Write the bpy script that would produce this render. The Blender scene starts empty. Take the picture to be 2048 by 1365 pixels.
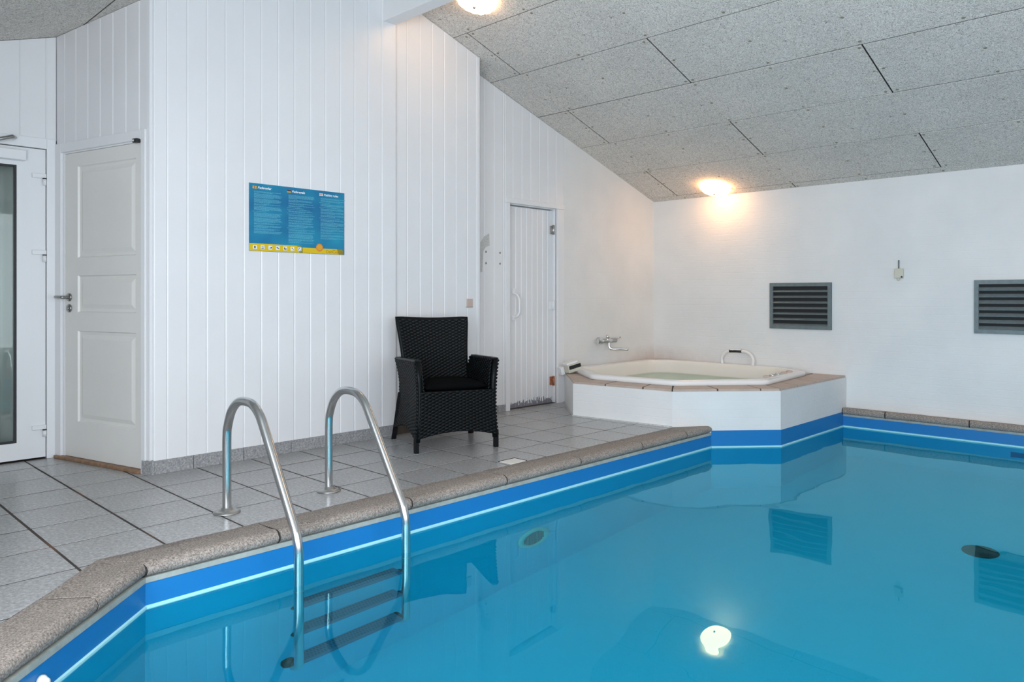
import bpy, bmesh, math, random
from mathutils import Vector, Matrix

random.seed(7)
scene = bpy.context.scene
col = scene.collection

# ------------------------------------------------------------------ camera, world, lights, exposure
cam_d = bpy.data.cameras.new('camera')
cam = bpy.data.objects.new('camera', cam_d)
col.objects.link(cam)
cam.location = (0.0, -4.487, 1.03)
cam.rotation_euler = (math.pi / 2, 0, math.radians(44.307 - 90.0))
cam_d.sensor_width = 36.0
cam_d.lens = 1496.2 / 2048 * 36.0
cam_d.shift_y = -89.4 / 2048
cam_d.clip_start = 0.05
scene.camera = cam

world = bpy.data.worlds.new('world')
scene.world = world
world.use_nodes = True
world.node_tree.nodes['Background'].inputs[0].default_value = (0.72, 0.85, 1.0, 1)
world.node_tree.nodes['Background'].inputs[1].default_value = 0.6


def area_light(name, loc, rot, sx, sy, power, color):
    d = bpy.data.lights.new(name, 'AREA')
    d.shape = 'RECTANGLE'
    d.size, d.size_y, d.energy, d.color = sx, sy, power, color
    o = bpy.data.objects.new(name, d)
    col.objects.link(o)
    o.location, o.rotation_euler = loc, rot
    return o


# daylight coming in through the two glazed openings behind the camera
area_light('daylight_front_window', (1.55, -6.13, 1.25), (math.radians(90), 0, 0), 3.0, 1.9, 50, (0.85, 0.92, 1.0))
area_light('daylight_side_window', (-0.53, -4.1, 1.25), (math.radians(90), 0, math.radians(-90)), 3.4, 1.9, 215, (0.85, 0.92, 1.0))

vs = scene.view_settings
vs.view_transform = 'Standard'
vs.look = 'None'
vs.gamma = 1.0
vs.use_curve_mapping = False
vs.exposure = 0.13
scene.cycles.max_bounces = 10
scene.cycles.diffuse_bounces = 5
scene.cycles.transmission_bounces = 8
scene.cycles.blur_glossy = 1.0
scene.cycles.sample_clamp_indirect = 6.0

# ------------------------------------------------------------------ shared numbers
RIDGE_X, RIDGE_Z, SLOPE = 3.31, 3.312, 0.3222
WATER_Z = -0.165
XW = 7.118            # right wall face
YREC = 0.235          # recessed back wall face
LAMP_WARM = (1.0, 0.62, 0.30)


def cz(x):
    return RIDGE_Z - SLOPE * abs(x - RIDGE_X)


# ------------------------------------------------------------------ material helpers
class NT:
    def __init__(self, name):
        self.m = bpy.data.materials.new(name)
        self.m.use_nodes = True
        self.t = self.m.node_tree
        self.b = self.t.nodes['Principled BSDF']
        self.out = self.t.nodes['Material Output']

    def n(self, kind, **kw):
        x = self.t.nodes.new(kind)
        for k, v in kw.items():
            if k in x.inputs.keys():
                x.inputs[k].default_value = v
            else:
                setattr(x, k, v)
        return x

    def l(self, a, ao, b, bi):
        self.t.links.new(a.outputs[ao], b.inputs[bi])

    def coord(self, scale=(1, 1, 1), kind='Object'):
        c = self.n('ShaderNodeTexCoord')
        mp = self.n('ShaderNodeMapping')
        mp.inputs['Scale'].default_value = scale
        self.l(c, kind, mp, 'Vector')
        return mp

    def ramp(self, src, out, stops):
        r = self.n('ShaderNodeValToRGB')
        el = r.color_ramp.elements
        while len(el) < len(stops):
            el.new(0.5)
        for e, (p, c) in zip(el, stops):
            e.position = p
            e.color = (*c, 1)
        self.l(src, out, r, 'Fac')
        return r

    def bump(self, src, out, strength, dist):
        bp = self.n('ShaderNodeBump')
        bp.inputs['Strength'].default_value = strength
        bp.inputs['Distance'].default_value = dist
        self.l(src, out, bp, 'Height')
        self.l(bp, 'Normal', self.b, 'Normal')
        return bp


def plain(name, color, rough=0.5, metal=0.0, emit=None, strength=0.0, noise=0.0, nscale=8.0, spec=None):
    k = NT(name)
    k.b.inputs['Base Color'].default_value = (*color, 1)
    k.b.inputs['Roughness'].default_value = rough
    k.b.inputs['Metallic'].default_value = metal
    if spec is not None:
        k.b.inputs['Specular IOR Level'].default_value = spec
    if emit:
        k.b.inputs['Emission Color'].default_value = (*emit, 1)
        k.b.inputs['Emission Strength'].default_value = strength
    if noise:
        mp = k.coord()
        nz = k.n('ShaderNodeTexNoise', Scale=nscale, Detail=5.0, Roughness=0.6)
        k.l(mp, 'Vector', nz, 'Vector')
        lo = tuple(c * (1 - noise) for c in color)
        hi = tuple(min(1, c * (1 + noise)) for c in color)
        r = k.ramp(nz, 'Fac', [(0.3, lo), (0.7, hi)])
        k.l(r, 'Color', k.b, 'Base Color')
    return k.m


def speckled(name, stops, scale, rough, bump=0.3, dist=0.002, large=0.12, stretch=(1, 1, 1)):
    """fine speckle (granite, exposed aggregate) with broad tonal drift"""
    k = NT(name)
    mp = k.coord(stretch)
    a = k.n('ShaderNodeTexNoise', Scale=scale, Detail=4.0, Roughness=0.75)
    b = k.n('ShaderNodeTexNoise', Scale=2.2, Detail=3.0)
    k.l(mp, 'Vector', a, 'Vector')
    k.l(mp, 'Vector', b, 'Vector')
    r = k.ramp(a, 'Fac', stops)
    hs = k.n('ShaderNodeMapRange')
    hs.inputs['To Min'].default_value = 1 - large
    hs.inputs['To Max'].default_value = 1 + large
    k.l(b, 'Fac', hs, 'Value')
    mx = k.n('ShaderNodeVectorMath', operation='SCALE')
    k.l(r, 'Color', mx, 0)
    k.l(hs, 'Result', mx, 'Scale')
    k.l(mx, 'Vector', k.b, 'Base Color')
    k.b.inputs['Roughness'].default_value = rough
    k.bump(a, 'Fac', bump, dist)
    return k.m


def masonry(name, along):
    """painted brickwork: faint relief of courses under thick white paint"""
    k = NT(name)
    c = k.n('ShaderNodeTexCoord')
    s = k.n('ShaderNodeSeparateXYZ')
    k.l(c, 'Object', s, 'Vector')
    cb = k.n('ShaderNodeCombineXYZ')
    if along == 'XY':
        add = k.n('ShaderNodeMath', operation='ADD')
        k.l(s, 'X', add, 0)
        k.l(s, 'Y', add, 1)
        k.t.links.new(add.outputs[0], cb.inputs['X'])
    else:
        k.l(s, along, cb, 'X')
    k.l(s, 'Z', cb, 'Y')
    br = k.n('ShaderNodeTexBrick')
    br.inputs['Scale'].default_value = 1.0
    br.inputs['Brick Width'].default_value = 0.24
    br.inputs['Row Height'].default_value = 0.067
    br.inputs['Mortar Size'].default_value = 0.006
    br.inputs['Mortar Smooth'].default_value = 1.0
    k.l(cb, 'Vector', br, 'Vector')
    nz = k.n('ShaderNodeTexNoise', Scale=38.0, Detail=4.0)
    k.l(c, 'Object', nz, 'Vector')
    mul = k.n('ShaderNodeMath', operation='MULTIPLY_ADD')
    k.l(br, 'Fac', mul, 0)
    mul.inputs[1].default_value = -0.35
    k.l(nz, 'Fac', mul, 2)
    nb = k.n('ShaderNodeTexNoise', Scale=2.5, Detail=4.0)
    k.l(c, 'Object', nb, 'Vector')
    r = k.ramp(nb, 'Fac', [(0.3, (0.74, 0.745, 0.74)), (0.7, (0.80, 0.80, 0.79))])
    if along == 'XY':
        k.l(r, 'Color', k.b, 'Base Color')
    else:
        # brownish splash stains in the corner over the tub, fading upwards in blotches
        d = k.n('ShaderNodeVectorMath', operation='DISTANCE')
        k.l(c, 'Object', d, 0)
        d.inputs[1].default_value = (7.0, 0.1, 0.30)
        st = k.n('ShaderNodeMapRange')
        st.inputs['From Min'].default_value = 0.85
        st.inputs['From Max'].default_value = 0.0
        k.l(d, 'Value', st, 'Value')
        zf = k.n('ShaderNodeMapRange')
        zf.inputs['From Min'].default_value = 0.50
        zf.inputs['From Max'].default_value = 0.33
        k.l(s, 'Z', zf, 'Value')
        ns = k.n('ShaderNodeTexNoise', Scale=9.0, Detail=5.0, Roughness=0.7)
        k.l(c, 'Object', ns, 'Vector')
        m1 = k.n('ShaderNodeMath', operation='MULTIPLY')
        k.l(st, 'Result', m1, 0)
        k.l(zf, 'Result', m1, 1)
        m2 = k.n('ShaderNodeMath', operation='MULTIPLY')
        k.l(m1, 'Value', m2, 0)
        k.l(ns, 'Fac', m2, 1)
        mx = k.n('ShaderNodeMix', data_type='RGBA')
        k.l(m2, 'Value', mx, 'Factor')
        k.t.links.new(r.outputs['Color'], mx.inputs[6])
        mx.inputs[7].default_value = (0.50, 0.33, 0.22, 1)
        k.t.links.new(mx.outputs[2], k.b.inputs['Base Color'])
    k.b.inputs['Roughness'].default_value = 0.7
    k.bump(mul, 'Value', 0.35, 0.004)
    return k.m


def painted_board(name, color, worn_z=None):
    """white gloss-painted boards; worn_z: paint flaked off near the floor"""
    k = NT(name)
    mp = k.coord((1, 1, 1))
    nz = k.n('ShaderNodeTexNoise', Scale=3.0, Detail=3.0)
    k.l(mp, 'Vector', nz, 'Vector')
    r = k.ramp(nz, 'Fac', [(0.3, tuple(c * 0.965 for c in color)), (0.7, color)])
    src = r
    if worn_z is not None:
        c = k.n('ShaderNodeTexCoord')
        s = k.n('ShaderNodeSeparateXYZ')
        k.l(c, 'Object', s, 'Vector')
        mp2 = k.coord((60, 60, 22))
        n2 = k.n('ShaderNodeTexNoise', Scale=1.0, Detail=3.0)
        k.l(mp2, 'Vector', n2, 'Vector')
        ma = k.n('ShaderNodeMath', operation='MULTIPLY_ADD')   # z - 0.16*noise
        k.l(n2, 'Fac', ma, 0)
        ma.inputs[1].default_value = -0.17
        k.l(s, 'Z', ma, 2)
        lt = k.n('ShaderNodeMath', operation='LESS_THAN')
        k.l(ma, 'Value', lt, 0)
        lt.inputs[1].default_value = worn_z
        mx = k.n('ShaderNodeMix', data_type='RGBA')
        k.l(lt, 'Value', mx, 'Factor')
        k.t.links.new(r.outputs['Color'], mx.inputs[6])
        mx.inputs[7].default_value = (0.22, 0.21, 0.24, 1)
        k.t.links.new(mx.outputs[2], k.b.inputs['Base Color'])
    else:
        k.l(src, 'Color', k.b, 'Base Color')
    k.b.inputs['Roughness'].default_value = 0.38
    g = k.n('ShaderNodeTexNoise', Scale=1.0, Detail=3.0)
    mg = k.coord((60, 60, 3))
    k.l(mg, 'Vector', g, 'Vector')
    k.bump(g, 'Fac', 0.06, 0.003)
    return k.m


def glass_mat(name, color, rough=0.0, ior=1.33, bump_scale=None, bump_strength=0.05):
    k = NT(name)
    k.t.nodes.remove(k.b)
    g = k.n('ShaderNodeBsdfGlass')
    g.inputs['Color'].default_value = (*color, 1)
    g.inputs['Roughness'].default_value = rough
    g.inputs['IOR'].default_value = ior
    k.l(g, 'BSDF', k.out, 'Surface')
    if bump_scale:
        mp = k.coord((1.0, 1.0, 1.0))
        n1 = k.n('ShaderNodeTexNoise', Scale=bump_scale, Detail=1.5, Roughness=0.45, Distortion=0.4)
        k.l(mp, 'Vector', n1, 'Vector')
        bp = k.n('ShaderNodeBump')
        bp.inputs['Strength'].default_value = bump_strength
        bp.inputs['Distance'].default_value = 0.02
        k.l(n1, 'Fac', bp, 'Height')
        k.l(bp, 'Normal', g, 'Normal')
    return k.m


def pane_mat(name):
    """flat window pane: clear with Fresnel reflection"""
    k = NT(name)
    k.t.nodes.remove(k.b)
    tr = k.n('ShaderNodeBsdfTransparent')
    tr.inputs['Color'].default_value = (0.9, 0.94, 0.93, 1)
    gl = k.n('ShaderNodeBsdfGlossy')
    gl.inputs['Roughness'].default_value = 0.02
    fr = k.n('ShaderNodeFresnel')
    fr.inputs['IOR'].default_value = 1.5
    mx = k.n('ShaderNodeMixShader')
    k.l(fr, 'Fac', mx, 'Fac')
    k.l(tr, 'BSDF', mx, 1)
    k.l(gl, 'BSDF', mx, 2)
    k.l(mx, 'Shader', k.out, 'Surface')
    return k.m


def liner_mat():
    k = NT('pool_liner')
    c = k.n('ShaderNodeTexCoord')
    s = k.n('ShaderNodeSeparateXYZ')
    k.l(c, 'Object', s, 'Vector')
    mr = k.n('ShaderNodeMapRange')
    mr.inputs['From Min'].default_value = -0.20
    mr.inputs['From Max'].default_value = -0.19
    k.l(s, 'Z', mr, 'Value')
    r = k.ramp(mr, 'Result', [(0.0, (0.02, 0.52, 0.71)), (1.0, (0.012, 0.185, 0.49))])
    k.l(r, 'Color', k.b, 'Base Color')
    k.b.inputs['Roughness'].default_value = 0.35
    nz = k.n('ShaderNodeTexNoise', Scale=5.0, Detail=2.0)
    k.l(c, 'Object', nz, 'Vector')
    k.bump(nz, 'Fac', 0.08, 0.01)
    return k.m


def woodwool_mat():
    k = NT('wood_wool_panel')
    mp = k.coord((56, 56, 56))
    n1 = k.n('ShaderNodeTexNoise', Scale=1.0, Detail=5.0, Roughness=0.75, Distortion=2.6)
    k.l(mp, 'Vector', n1, 'Vector')
    mp2 = k.coord((2.0, 2.0, 2.0))
    n2 = k.n('ShaderNodeTexNoise', Scale=1.0, Detail=2.0)
    k.l(mp2, 'Vector', n2, 'Vector')
    r = k.ramp(n1, 'Fac', [(0.35, (0.13, 0.12, 0.105)), (0.46, (0.60, 0.56, 0.515)), (0.60, (0.90, 0.85, 0.78))])
    hs = k.n('ShaderNodeMapRange')
    hs.inputs['To Min'].default_value = 0.88
    hs.inputs['To Max'].default_value = 1.12
    k.l(n2, 'Fac', hs, 'Value')
    mx = k.n('ShaderNodeVectorMath', operation='SCALE')
    k.l(r, 'Color', mx, 0)
    k.l(hs, 'Result', mx, 'Scale')
    k.l(mx, 'Vector', k.b, 'Base Color')
    k.b.inputs['Roughness'].default_value = 0.95
    k.bump(n1, 'Fac', 0.5, 0.006)
    return k.m


M = {}
M['board'] = painted_board('painted_boards', (0.80, 0.80, 0.81))
M['board_worn'] = painted_board('painted_boards_flaking', (0.78, 0.78, 0.79), worn_z=-0.035)
M['masonry_x'] = masonry('painted_brick_along_x', 'X')
M['masonry_y'] = masonry('painted_brick_along_y', 'Y')
M['masonry_xy'] = masonry('painted_brick_plinth', 'XY')
M['trim'] = plain('white_trim_paint', (0.80, 0.80, 0.81), 0.35)
M['door'] = plain('cream_door_paint', (0.76, 0.745, 0.71), 0.35, noise=0.02, nscale=3)
M['upvc'] = plain('white_plastic_profile', (0.80, 0.81, 0.82), 0.3)
M['granite'] = speckled('grey_granite_tile', [(0.30, (0.20, 0.20, 0.205)), (0.5, (0.36, 0.36, 0.362)), (0.68, (0.55, 0.548, 0.545))], 60, 0.28, 0.12, 0.001, 0.16)
M['skirting'] = speckled('grey_granite_skirting', [(0.30, (0.15, 0.15, 0.16)), (0.5, (0.30, 0.30, 0.305)), (0.68, (0.46, 0.46, 0.465))], 90, 0.45, 0.3, 0.002, 0.08)
def grout_mat():
    k = NT('dark_grout')
    mp = k.coord()
    a = k.n('ShaderNodeTexNoise', Scale=2.6, Detail=4.0)
    k.l(mp, 'Vector', a, 'Vector')
    r = k.ramp(a, 'Fac', [(0.40, (0.042, 0.036, 0.032)), (0.58, (0.075, 0.055, 0.042)), (0.70, (0.17, 0.085, 0.04))])
    k.l(r, 'Color', k.b, 'Base Color')
    k.b.inputs['Roughness'].default_value = 0.9
    return k.m


M['grout'] = grout_mat()
M['coping'] = speckled('exposed_aggregate', [(0.32, (0.10, 0.083, 0.072)), (0.48, (0.265, 0.225, 0.195)), (0.66, (0.50, 0.435, 0.385))], 150, 0.8, 0.5, 0.003, 0.2)
M['mortar'] = plain('pale_mortar', (0.36, 0.39, 0.36), 0.85, noise=0.15, nscale=25)
M['joint_dark'] = plain('dark_joint', (0.03, 0.026, 0.024), 0.9)
M['liner'] = liner_mat()
M['waterline_glint'] = plain('painted_waterline_glint', (0.42, 0.82, 0.88), 0.25)  # pale colour stands in for light refracted along the waterline
M['water'] = glass_mat('pool_water', (0.45, 0.94, 1.0), 0.0, 1.33, 1.9, 0.16)
M['tub_water'] = glass_mat('tub_water', (0.86, 0.97, 0.91), 0.0, 1.33, 3.0, 0.03)
M['pane'] = pane_mat('clear_pane')
M['steel'] = plain('brushed_steel', (0.60, 0.61, 0.61), 0.22, 1.0)
M['steel_worn'] = plain('dull_steel', (0.50, 0.49, 0.47), 0.38, 1.0)
M['chrome'] = plain('chrome', (0.70, 0.71, 0.72), 0.12, 1.0)
M['handle_metal'] = plain('satin_handle_metal', (0.35, 0.345, 0.34), 0.3, 1.0)
M['step'] = plain('blue_grey_step', (0.07, 0.13, 0.21), 0.45)
M['tread'] = plain('step_tread', (0.045, 0.08, 0.125), 0.5)
M['black_rubber'] = plain('black_rubber', (0.02, 0.022, 0.025), 0.6)
M['wicker'] = plain('black_wicker', (0.0028, 0.004, 0.0048), 0.40, spec=0.18)
M['cushion'] = plain('black_cushion', (0.003, 0.0035, 0.004), 0.95, spec=0.05)
M['leg'] = plain('black_leg', (0.004, 0.004, 0.005), 0.5, spec=0.15)
M['tan_tile'] = plain('tan_ledge_tile', (0.50, 0.40, 0.34), 0.5, noise=0.10, nscale=9)
M['tub'] = plain('cream_acrylic', (0.82, 0.80, 0.74), 0.18)
M['tub_rim'] = plain('white_acrylic', (0.84, 0.83, 0.82), 0.18)
M['vent'] = plain('grey_vent_metal', (0.16, 0.20, 0.21), 0.5, 0.2, noise=0.12, nscale=30)
M['vent_dark'] = plain('dark_duct', (0.015, 0.017, 0.018), 0.8)
M['beige'] = plain('beige_plastic', (0.62, 0.60, 0.50), 0.45)
M['brown_plate'] = plain('pinkish_beige_plastic', (0.56, 0.44, 0.38), 0.45)
M['black'] = plain('black_plastic', (0.012, 0.012, 0.014), 0.4)
M['woodwool'] = woodwool_mat()
M['ceil_back'] = plain('ceiling_batten_dark', (0.015, 0.013, 0.012), 0.9)
M['screw'] = plain('brown_screw_head', (0.27, 0.23, 0.15), 0.6)
M['lamp_base'] = plain('white_lamp_base', (0.8, 0.76, 0.66), 0.4)
M['lamp_glow'] = plain('lit_lamp_glass', (0.9, 0.85, 0.7), 0.3, emit=(1.0, 0.52, 0.22), strength=19.0)
M['lamp_glow_dim'] = plain('lit_scalloped_glass', (0.9, 0.85, 0.7), 0.3, emit=(1.0, 0.60, 0.30), strength=9.0)
M['threshold'] = plain('worn_oak_threshold', (0.26, 0.15, 0.085), 0.55, noise=0.4, nscale=25)
M['curtain'] = plain('grey_curtain', (0.62, 0.63, 0.60), 0.8)
M['hinge'] = plain('white_hinge', (0.80, 0.81, 0.82), 0.3)
M['rust'] = plain('rusty_hinge', (0.35, 0.12, 0.06), 0.7, noise=0.5, nscale=60)
M['scrape'] = plain('bare_grey_filler', (0.54, 0.54, 0.52), 0.8, noise=0.2, nscale=60)
M['drain_white'] = plain('white_drain_cover', (0.78, 0.76, 0.70), 0.4)
M['inlet'] = plain('pale_green_plastic', (0.22, 0.55, 0.52), 0.4)
M['gasket'] = plain('black_gasket', (0.015, 0.015, 0.018), 0.5)
M['outside_wall'] = plain('plain_plaster', (0.74, 0.745, 0.75), 0.7)
M['rubber_grey'] = plain('grey_flange_plastic', (0.42, 0.42, 0.40), 0.5)


# ------------------------------------------------------------------ object helpers
def tag(o, label=None, cat=None, group=None, kind=None):
    if label:
        o['label'] = label
    if cat:
        o['category'] = cat
    if group:
        o['group'] = group
    if kind:
        o['kind'] = kind
    return o


def mesh_obj(name, verts, faces, mat, parent=None, smooth=False):
    me = bpy.data.meshes.new(name)
    me.from_pydata([tuple(v) for v in verts], [], faces)
    me.validate()
    return wrap(name, me, mat, parent, smooth)


def wrap(name, me, mat, parent=None, smooth=False):
    bm = bmesh.new()
    bm.from_mesh(me)
    bmesh.ops.recalc_face_normals(bm, faces=bm.faces)
    bm.to_mesh(me)
    bm.free()
    if mat is not None:
        me.materials.append(M[mat])
    for p in me.polygons:
        p.use_smooth = smooth
    o = bpy.data.objects.new(name, me)
    col.objects.link(o)
    o.parent = parent
    return o


def bm_obj(name, bm, mat, parent=None, smooth=False):
    me = bpy.data.meshes.new(name)
    bm.to_mesh(me)
    bm.free()
    return wrap(name, me, mat, parent, smooth)


def inst(name, src, parent, loc=(0, 0, 0), rot=None):
    o = bpy.data.objects.new(name, src.data)
    col.objects.link(o)
    o.parent = parent
    o.location = loc
    if rot:
        o.rotation_euler = rot
    return o


def empty(name, loc=(0, 0, 0), rz=0.0, parent=None):
    o = bpy.data.objects.new(name, None)
    o.empty_display_size = 0.1
    col.objects.link(o)
    o.location = loc
    o.rotation_euler = (0, 0, rz)
    o.parent = parent
    return o


def box_bm(bm, lo, hi, bevel=0.0):
    c = [(a + b) / 2 for a, b in zip(lo, hi)]
    s = [abs(b - a) for a, b in zip(lo, hi)]
    r = bmesh.ops.create_cube(bm, size=1.0, matrix=Matrix.Translation(c) @ Matrix.Diagonal((*s, 1)))
    if bevel:
        es = list({e for v in r['verts'] for e in v.link_edges})
        bmesh.ops.bevel(bm, geom=es, offset=bevel, segments=2, profile=0.5, affect='EDGES')


def box(name, lo, hi, mat, parent=None, bevel=0.0, smooth=False):
    bm = bmesh.new()
    box_bm(bm, lo, hi, bevel)
    return bm_obj(name, bm, mat, parent, smooth)


def boxes(name, specs, mat, parent=None, bevel=0.0):
    bm = bmesh.new()
    for lo, hi in specs:
        box_bm(bm, lo, hi, bevel)
    return bm_obj(name, bm, mat, parent)


def prism_data(poly, z0, z1, verts, faces):
    n = len(poly)
    b = len(verts)
    zt = z1 if callable(z1) else (lambda x, y: z1)
    zb = z0 if callable(z0) else (lambda x, y: z0)
    verts += [(x, y, zb(x, y)) for x, y in poly] + [(x, y, zt(x, y)) for x, y in poly]
    faces.append([b + i for i in range(n)][::-1])
    faces.append([b + n + i for i in range(n)])
    for i in range(n):
        j = (i + 1) % n
        faces.append([b + i, b + j, b + n + j, b + n + i])


def prism(name, polys, z0, z1, mat, parent=None, bevel=0.0):
    v, f = [], []
    if not isinstance(polys[0][0], (tuple, list)):
        polys = [polys]
    for p in polys:
        prism_data(p, z0, z1, v, f)
    o = mesh_obj(name, v, f, mat, parent)
    if bevel:
        bm = bmesh.new()
        bm.from_mesh(o.data)
        bmesh.ops.bevel(bm, geom=list(bm.edges), offset=bevel, segments=1, affect='EDGES')
        bm.to_mesh(o.data)
        bm.free()
    return o


def catmull(pts, per=8):
    p = [Vector(q) for q in pts]
    p = [p[0] * 2 - p[1]] + p + [p[-1] * 2 - p[-2]]
    out = []
    for i in range(1, len(p) - 2):
        a, b, c, d = p[i - 1:i + 3]
        for k in range(per):
            t = k / per
            out.append(0.5 * ((2 * b) + (c - a) * t + (2 * a - 5 * b + 4 * c - d) * t * t + (3 * b - a - 3 * c + d) * t ** 3))
    out.append(p[-2])
    return out


def tube_data(path, radius, segs, verts, faces, cap=True):
    path = [Vector(q) for q in path]
    n = len(path)
    up = Vector((0, 0, 1))
    t0 = (path[1] - path[0]).normalized()
    nrm = t0.cross(up)
    if nrm.length < 1e-3:
        nrm = t0.cross(Vector((1, 0, 0)))
    nrm.normalize()
    b0 = len(verts)
    for i in range(n):
        t = (path[min(i + 1, n - 1)] - path[max(i - 1, 0)]).normalized()
        nrm = (nrm - t * nrm.dot(t)).normalized()
        bi = t.cross(nrm)
        r = radius(i / (n - 1)) if callable(radius) else radius
        for k in range(segs):
            a = 2 * math.pi * k / segs
            verts.append(path[i] + (nrm * math.cos(a) + bi * math.sin(a)) * r)
    for i in range(n - 1):
        for k in range(segs):
            k2 = (k + 1) % segs
            faces.append([b0 + i * segs + k, b0 + i * segs + k2, b0 + (i + 1) * segs + k2, b0 + (i + 1) * segs + k])
    if cap:
        faces.append([b0 + k for k in range(segs)][::-1])
        faces.append([b0 + (n - 1) * segs + k for k in range(segs)])


def tube(name, path, radius, mat, parent=None, segs=16):
    v, f = [], []
    tube_data(path, radius, segs, v, f)
    return mesh_obj(name, v, f, mat, parent, True)


def lathe(name, prof, mat, parent=None, segs=32, smooth=True, wobble=None):
    """profile of (r, z); axis is local z"""
    v, f = [], []
    for r, z in prof:
        for k in range(segs):
            a = 2 * math.pi * k / segs
            rr = r * (wobble(a, r) if wobble else 1)
            v.append((rr * math.cos(a), rr * math.sin(a), z))
    m = len(prof)
    for i in range(m - 1):
        for k in range(segs):
            k2 = (k + 1) % segs
            f.append([i * segs + k, i * segs + k2, (i + 1) * segs + k2, (i + 1) * segs + k])
    f.append(list(range(segs))[::-1])
    f.append([(m - 1) * segs + k for k in range(segs)])
    return mesh_obj(name, v, f, mat, parent, smooth)


def clip(poly, a, b, c):
    """keep the part of poly with a*x + b*y <= c"""
    out = []
    n = len(poly)
    for i in range(n):
        p, q = poly[i], poly[(i + 1) % n]
        dp, dq = a * p[0] + b * p[1] - c, a * q[0] + b * q[1] - c
        if dp <= 0:
            out.append(p)
        if dp * dq < 0:
            t = dp / (dp - dq)
            out.append((p[0] + (q[0] - p[0]) * t, p[1] + (q[1] - p[1]) * t))
    return out


def area(poly):
    return abs(sum(poly[i][0] * poly[(i + 1) % len(poly)][1] - poly[(i + 1) % len(poly)][0] * poly[i][1] for i in range(len(poly)))) / 2 if len(poly) > 2 else 0


# ------------------------------------------------------------------ floor
DIAG_N = Vector((1.072, -1.49))                  # inner corner of the pool edge
DIAG_D = Vector((-0.725, -0.689)).normalized()
DIAG_P = Vector((-DIAG_D.y, DIAG_D.x))           # towards the deck
if DIAG_P.y < 0:
    DIAG_P = -DIAG_P
NOSE_Y, BACK_Y, COPW = -1.50, -1.292, 0.204
LEFT_X = 0.30
t_left = (LEFT_X - DIAG_N.x) / DIAG_D.x
DIAG_END = DIAG_N + DIAG_D * t_left              # where the slanted edge meets the long left edge
diag_c = (DIAG_N + DIAG_P * COPW).dot(DIAG_P)    # deck side: p . DIAG_P >= diag_c

OB_A, OB_B = Vector((1.39, 0.95)), Vector((1.632, 0.024))   # oblique wall with the panelled door
OB_D = (OB_B - OB_A).normalized()
OB_M = Vector((OB_D.y, -OB_D.x))                 # room side
if OB_M.x > 0:
    OB_M = -OB_M
SPA = [(5.568, 0.231), (4.975, -0.365), (5.088, -1.28), (5.74, -1.865), (XW - 0.004, -1.865), (XW - 0.004, 0.231)]

floor = prism('floor', [
    [(-0.6, -1.40), (5.35, -1.40), (5.35, 0.30), (-0.6, 0.30)],
    [(-0.6, -1.48), (0.93, -1.48), (1.0, -1.40), (-0.6, -1.40)],
    [(-0.6, 0.30), (1.60, 0.30), (1.60, 1.05), (-0.6, 1.05)],
    [(-0.6, -2.30), (LEFT_X - 0.12, -2.23), (0.93, -1.48), (-0.6, -1.48)],
    [(-0.6, -6.2), (LEFT_X - 0.01, -6.2), (LEFT_X - 0.01, -2.25), (-0.6, -2.25)],
    [(LEFT_X - 0.01, -6.2), (7.12, -6.2), (7.12, -5.31), (LEFT_X - 0.01, -5.31)],
], -0.14, -0.0016, 'grout')
tag(floor, kind='structure')

TS, TX, TY = 0.3391, 0.8785, 0.7080


def in_poly(p, poly):
    c = False
    for i in range(len(poly)):
        (x1, y1), (x2, y2) = poly[i], poly[(i + 1) % len(poly)]
        if (y1 > p[1]) != (y2 > p[1]) and p[0] < (x2 - x1) * (p[1] - y1) / (y2 - y1) + x1:
            c = not c
    return c


strips = [(-0.6, 1.39, (0, 1, 0.95)),
          (1.39, 1.632, (-OB_M.x, -OB_M.y, -(OB_M.dot(OB_A)))),
          (1.632, 3.374, (0, 1, 0.012)), (3.374, 4.231, (0, 1, 0.036)), (4.231, 5.6, (0, 1, YREC + 0.06))]
full_tile = None
g, gy_ = 0.0058, 0.0058
for i in range(-5, 14):
    for j in range(-2, 11):
        x0, x1 = TX + i * TS + g, TX + (i + 1) * TS - g
        y1, y0 = TY - j * TS - gy_, TY - (j + 1) * TS + gy_
        q = [(x0, y0), (x1, y0), (x1, y1), (x0, y1)]
        if all(in_poly(p, SPA) for p in q):
            continue
        pieces = []
        for sx0, sx1, (a, b, c) in strips:
            p = clip(clip(q, -1, 0, -sx0), 1, 0, sx1)
            p = clip(p, a, b, c) if len(p) > 2 else []
            if len(p) > 2:
                pieces.append(p)
        out = []
        for p in pieces:
            up = clip(p, 0, -1, -(BACK_Y + 0.003))
            lo = clip(p, 0, 1, BACK_Y + 0.003)
            if area(up) > 1e-4:
                out.append(up)
            if area(lo) > 1e-4:
                d1 = clip(lo, -DIAG_P.x, -DIAG_P.y, -(diag_c + 0.003))
                if area(d1) > 1e-4:
                    out.append(d1)
                d2 = clip(clip(lo, DIAG_P.x, DIAG_P.y, diag_c + 0.003), 1, 0, LEFT_X - COPW - 0.003)
                if area(d2) > 1e-4:
                    out.append(d2)
        if not out:
            continue
        cx, cy = (x0 + x1) / 2, (y0 + y1) / 2
        whole = len(out) == 1 and abs(area(out[0]) - (x1 - x0) * (y1 - y0)) < 1e-5
        if whole and full_tile:
            t = inst('tile', full_tile, floor, (cx, cy, random.uniform(-0.0008, 0.0008)))
        else:
            loc = [[(x - cx, y - cy) for x, y in p] for p in out]
            t = prism('tile', loc, -0.012, 0.0, 'granite', floor, 0.0015 if whole else 0.0)
            t.location = (cx, cy, 0)
            if whole:
                full_tile = t

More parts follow.
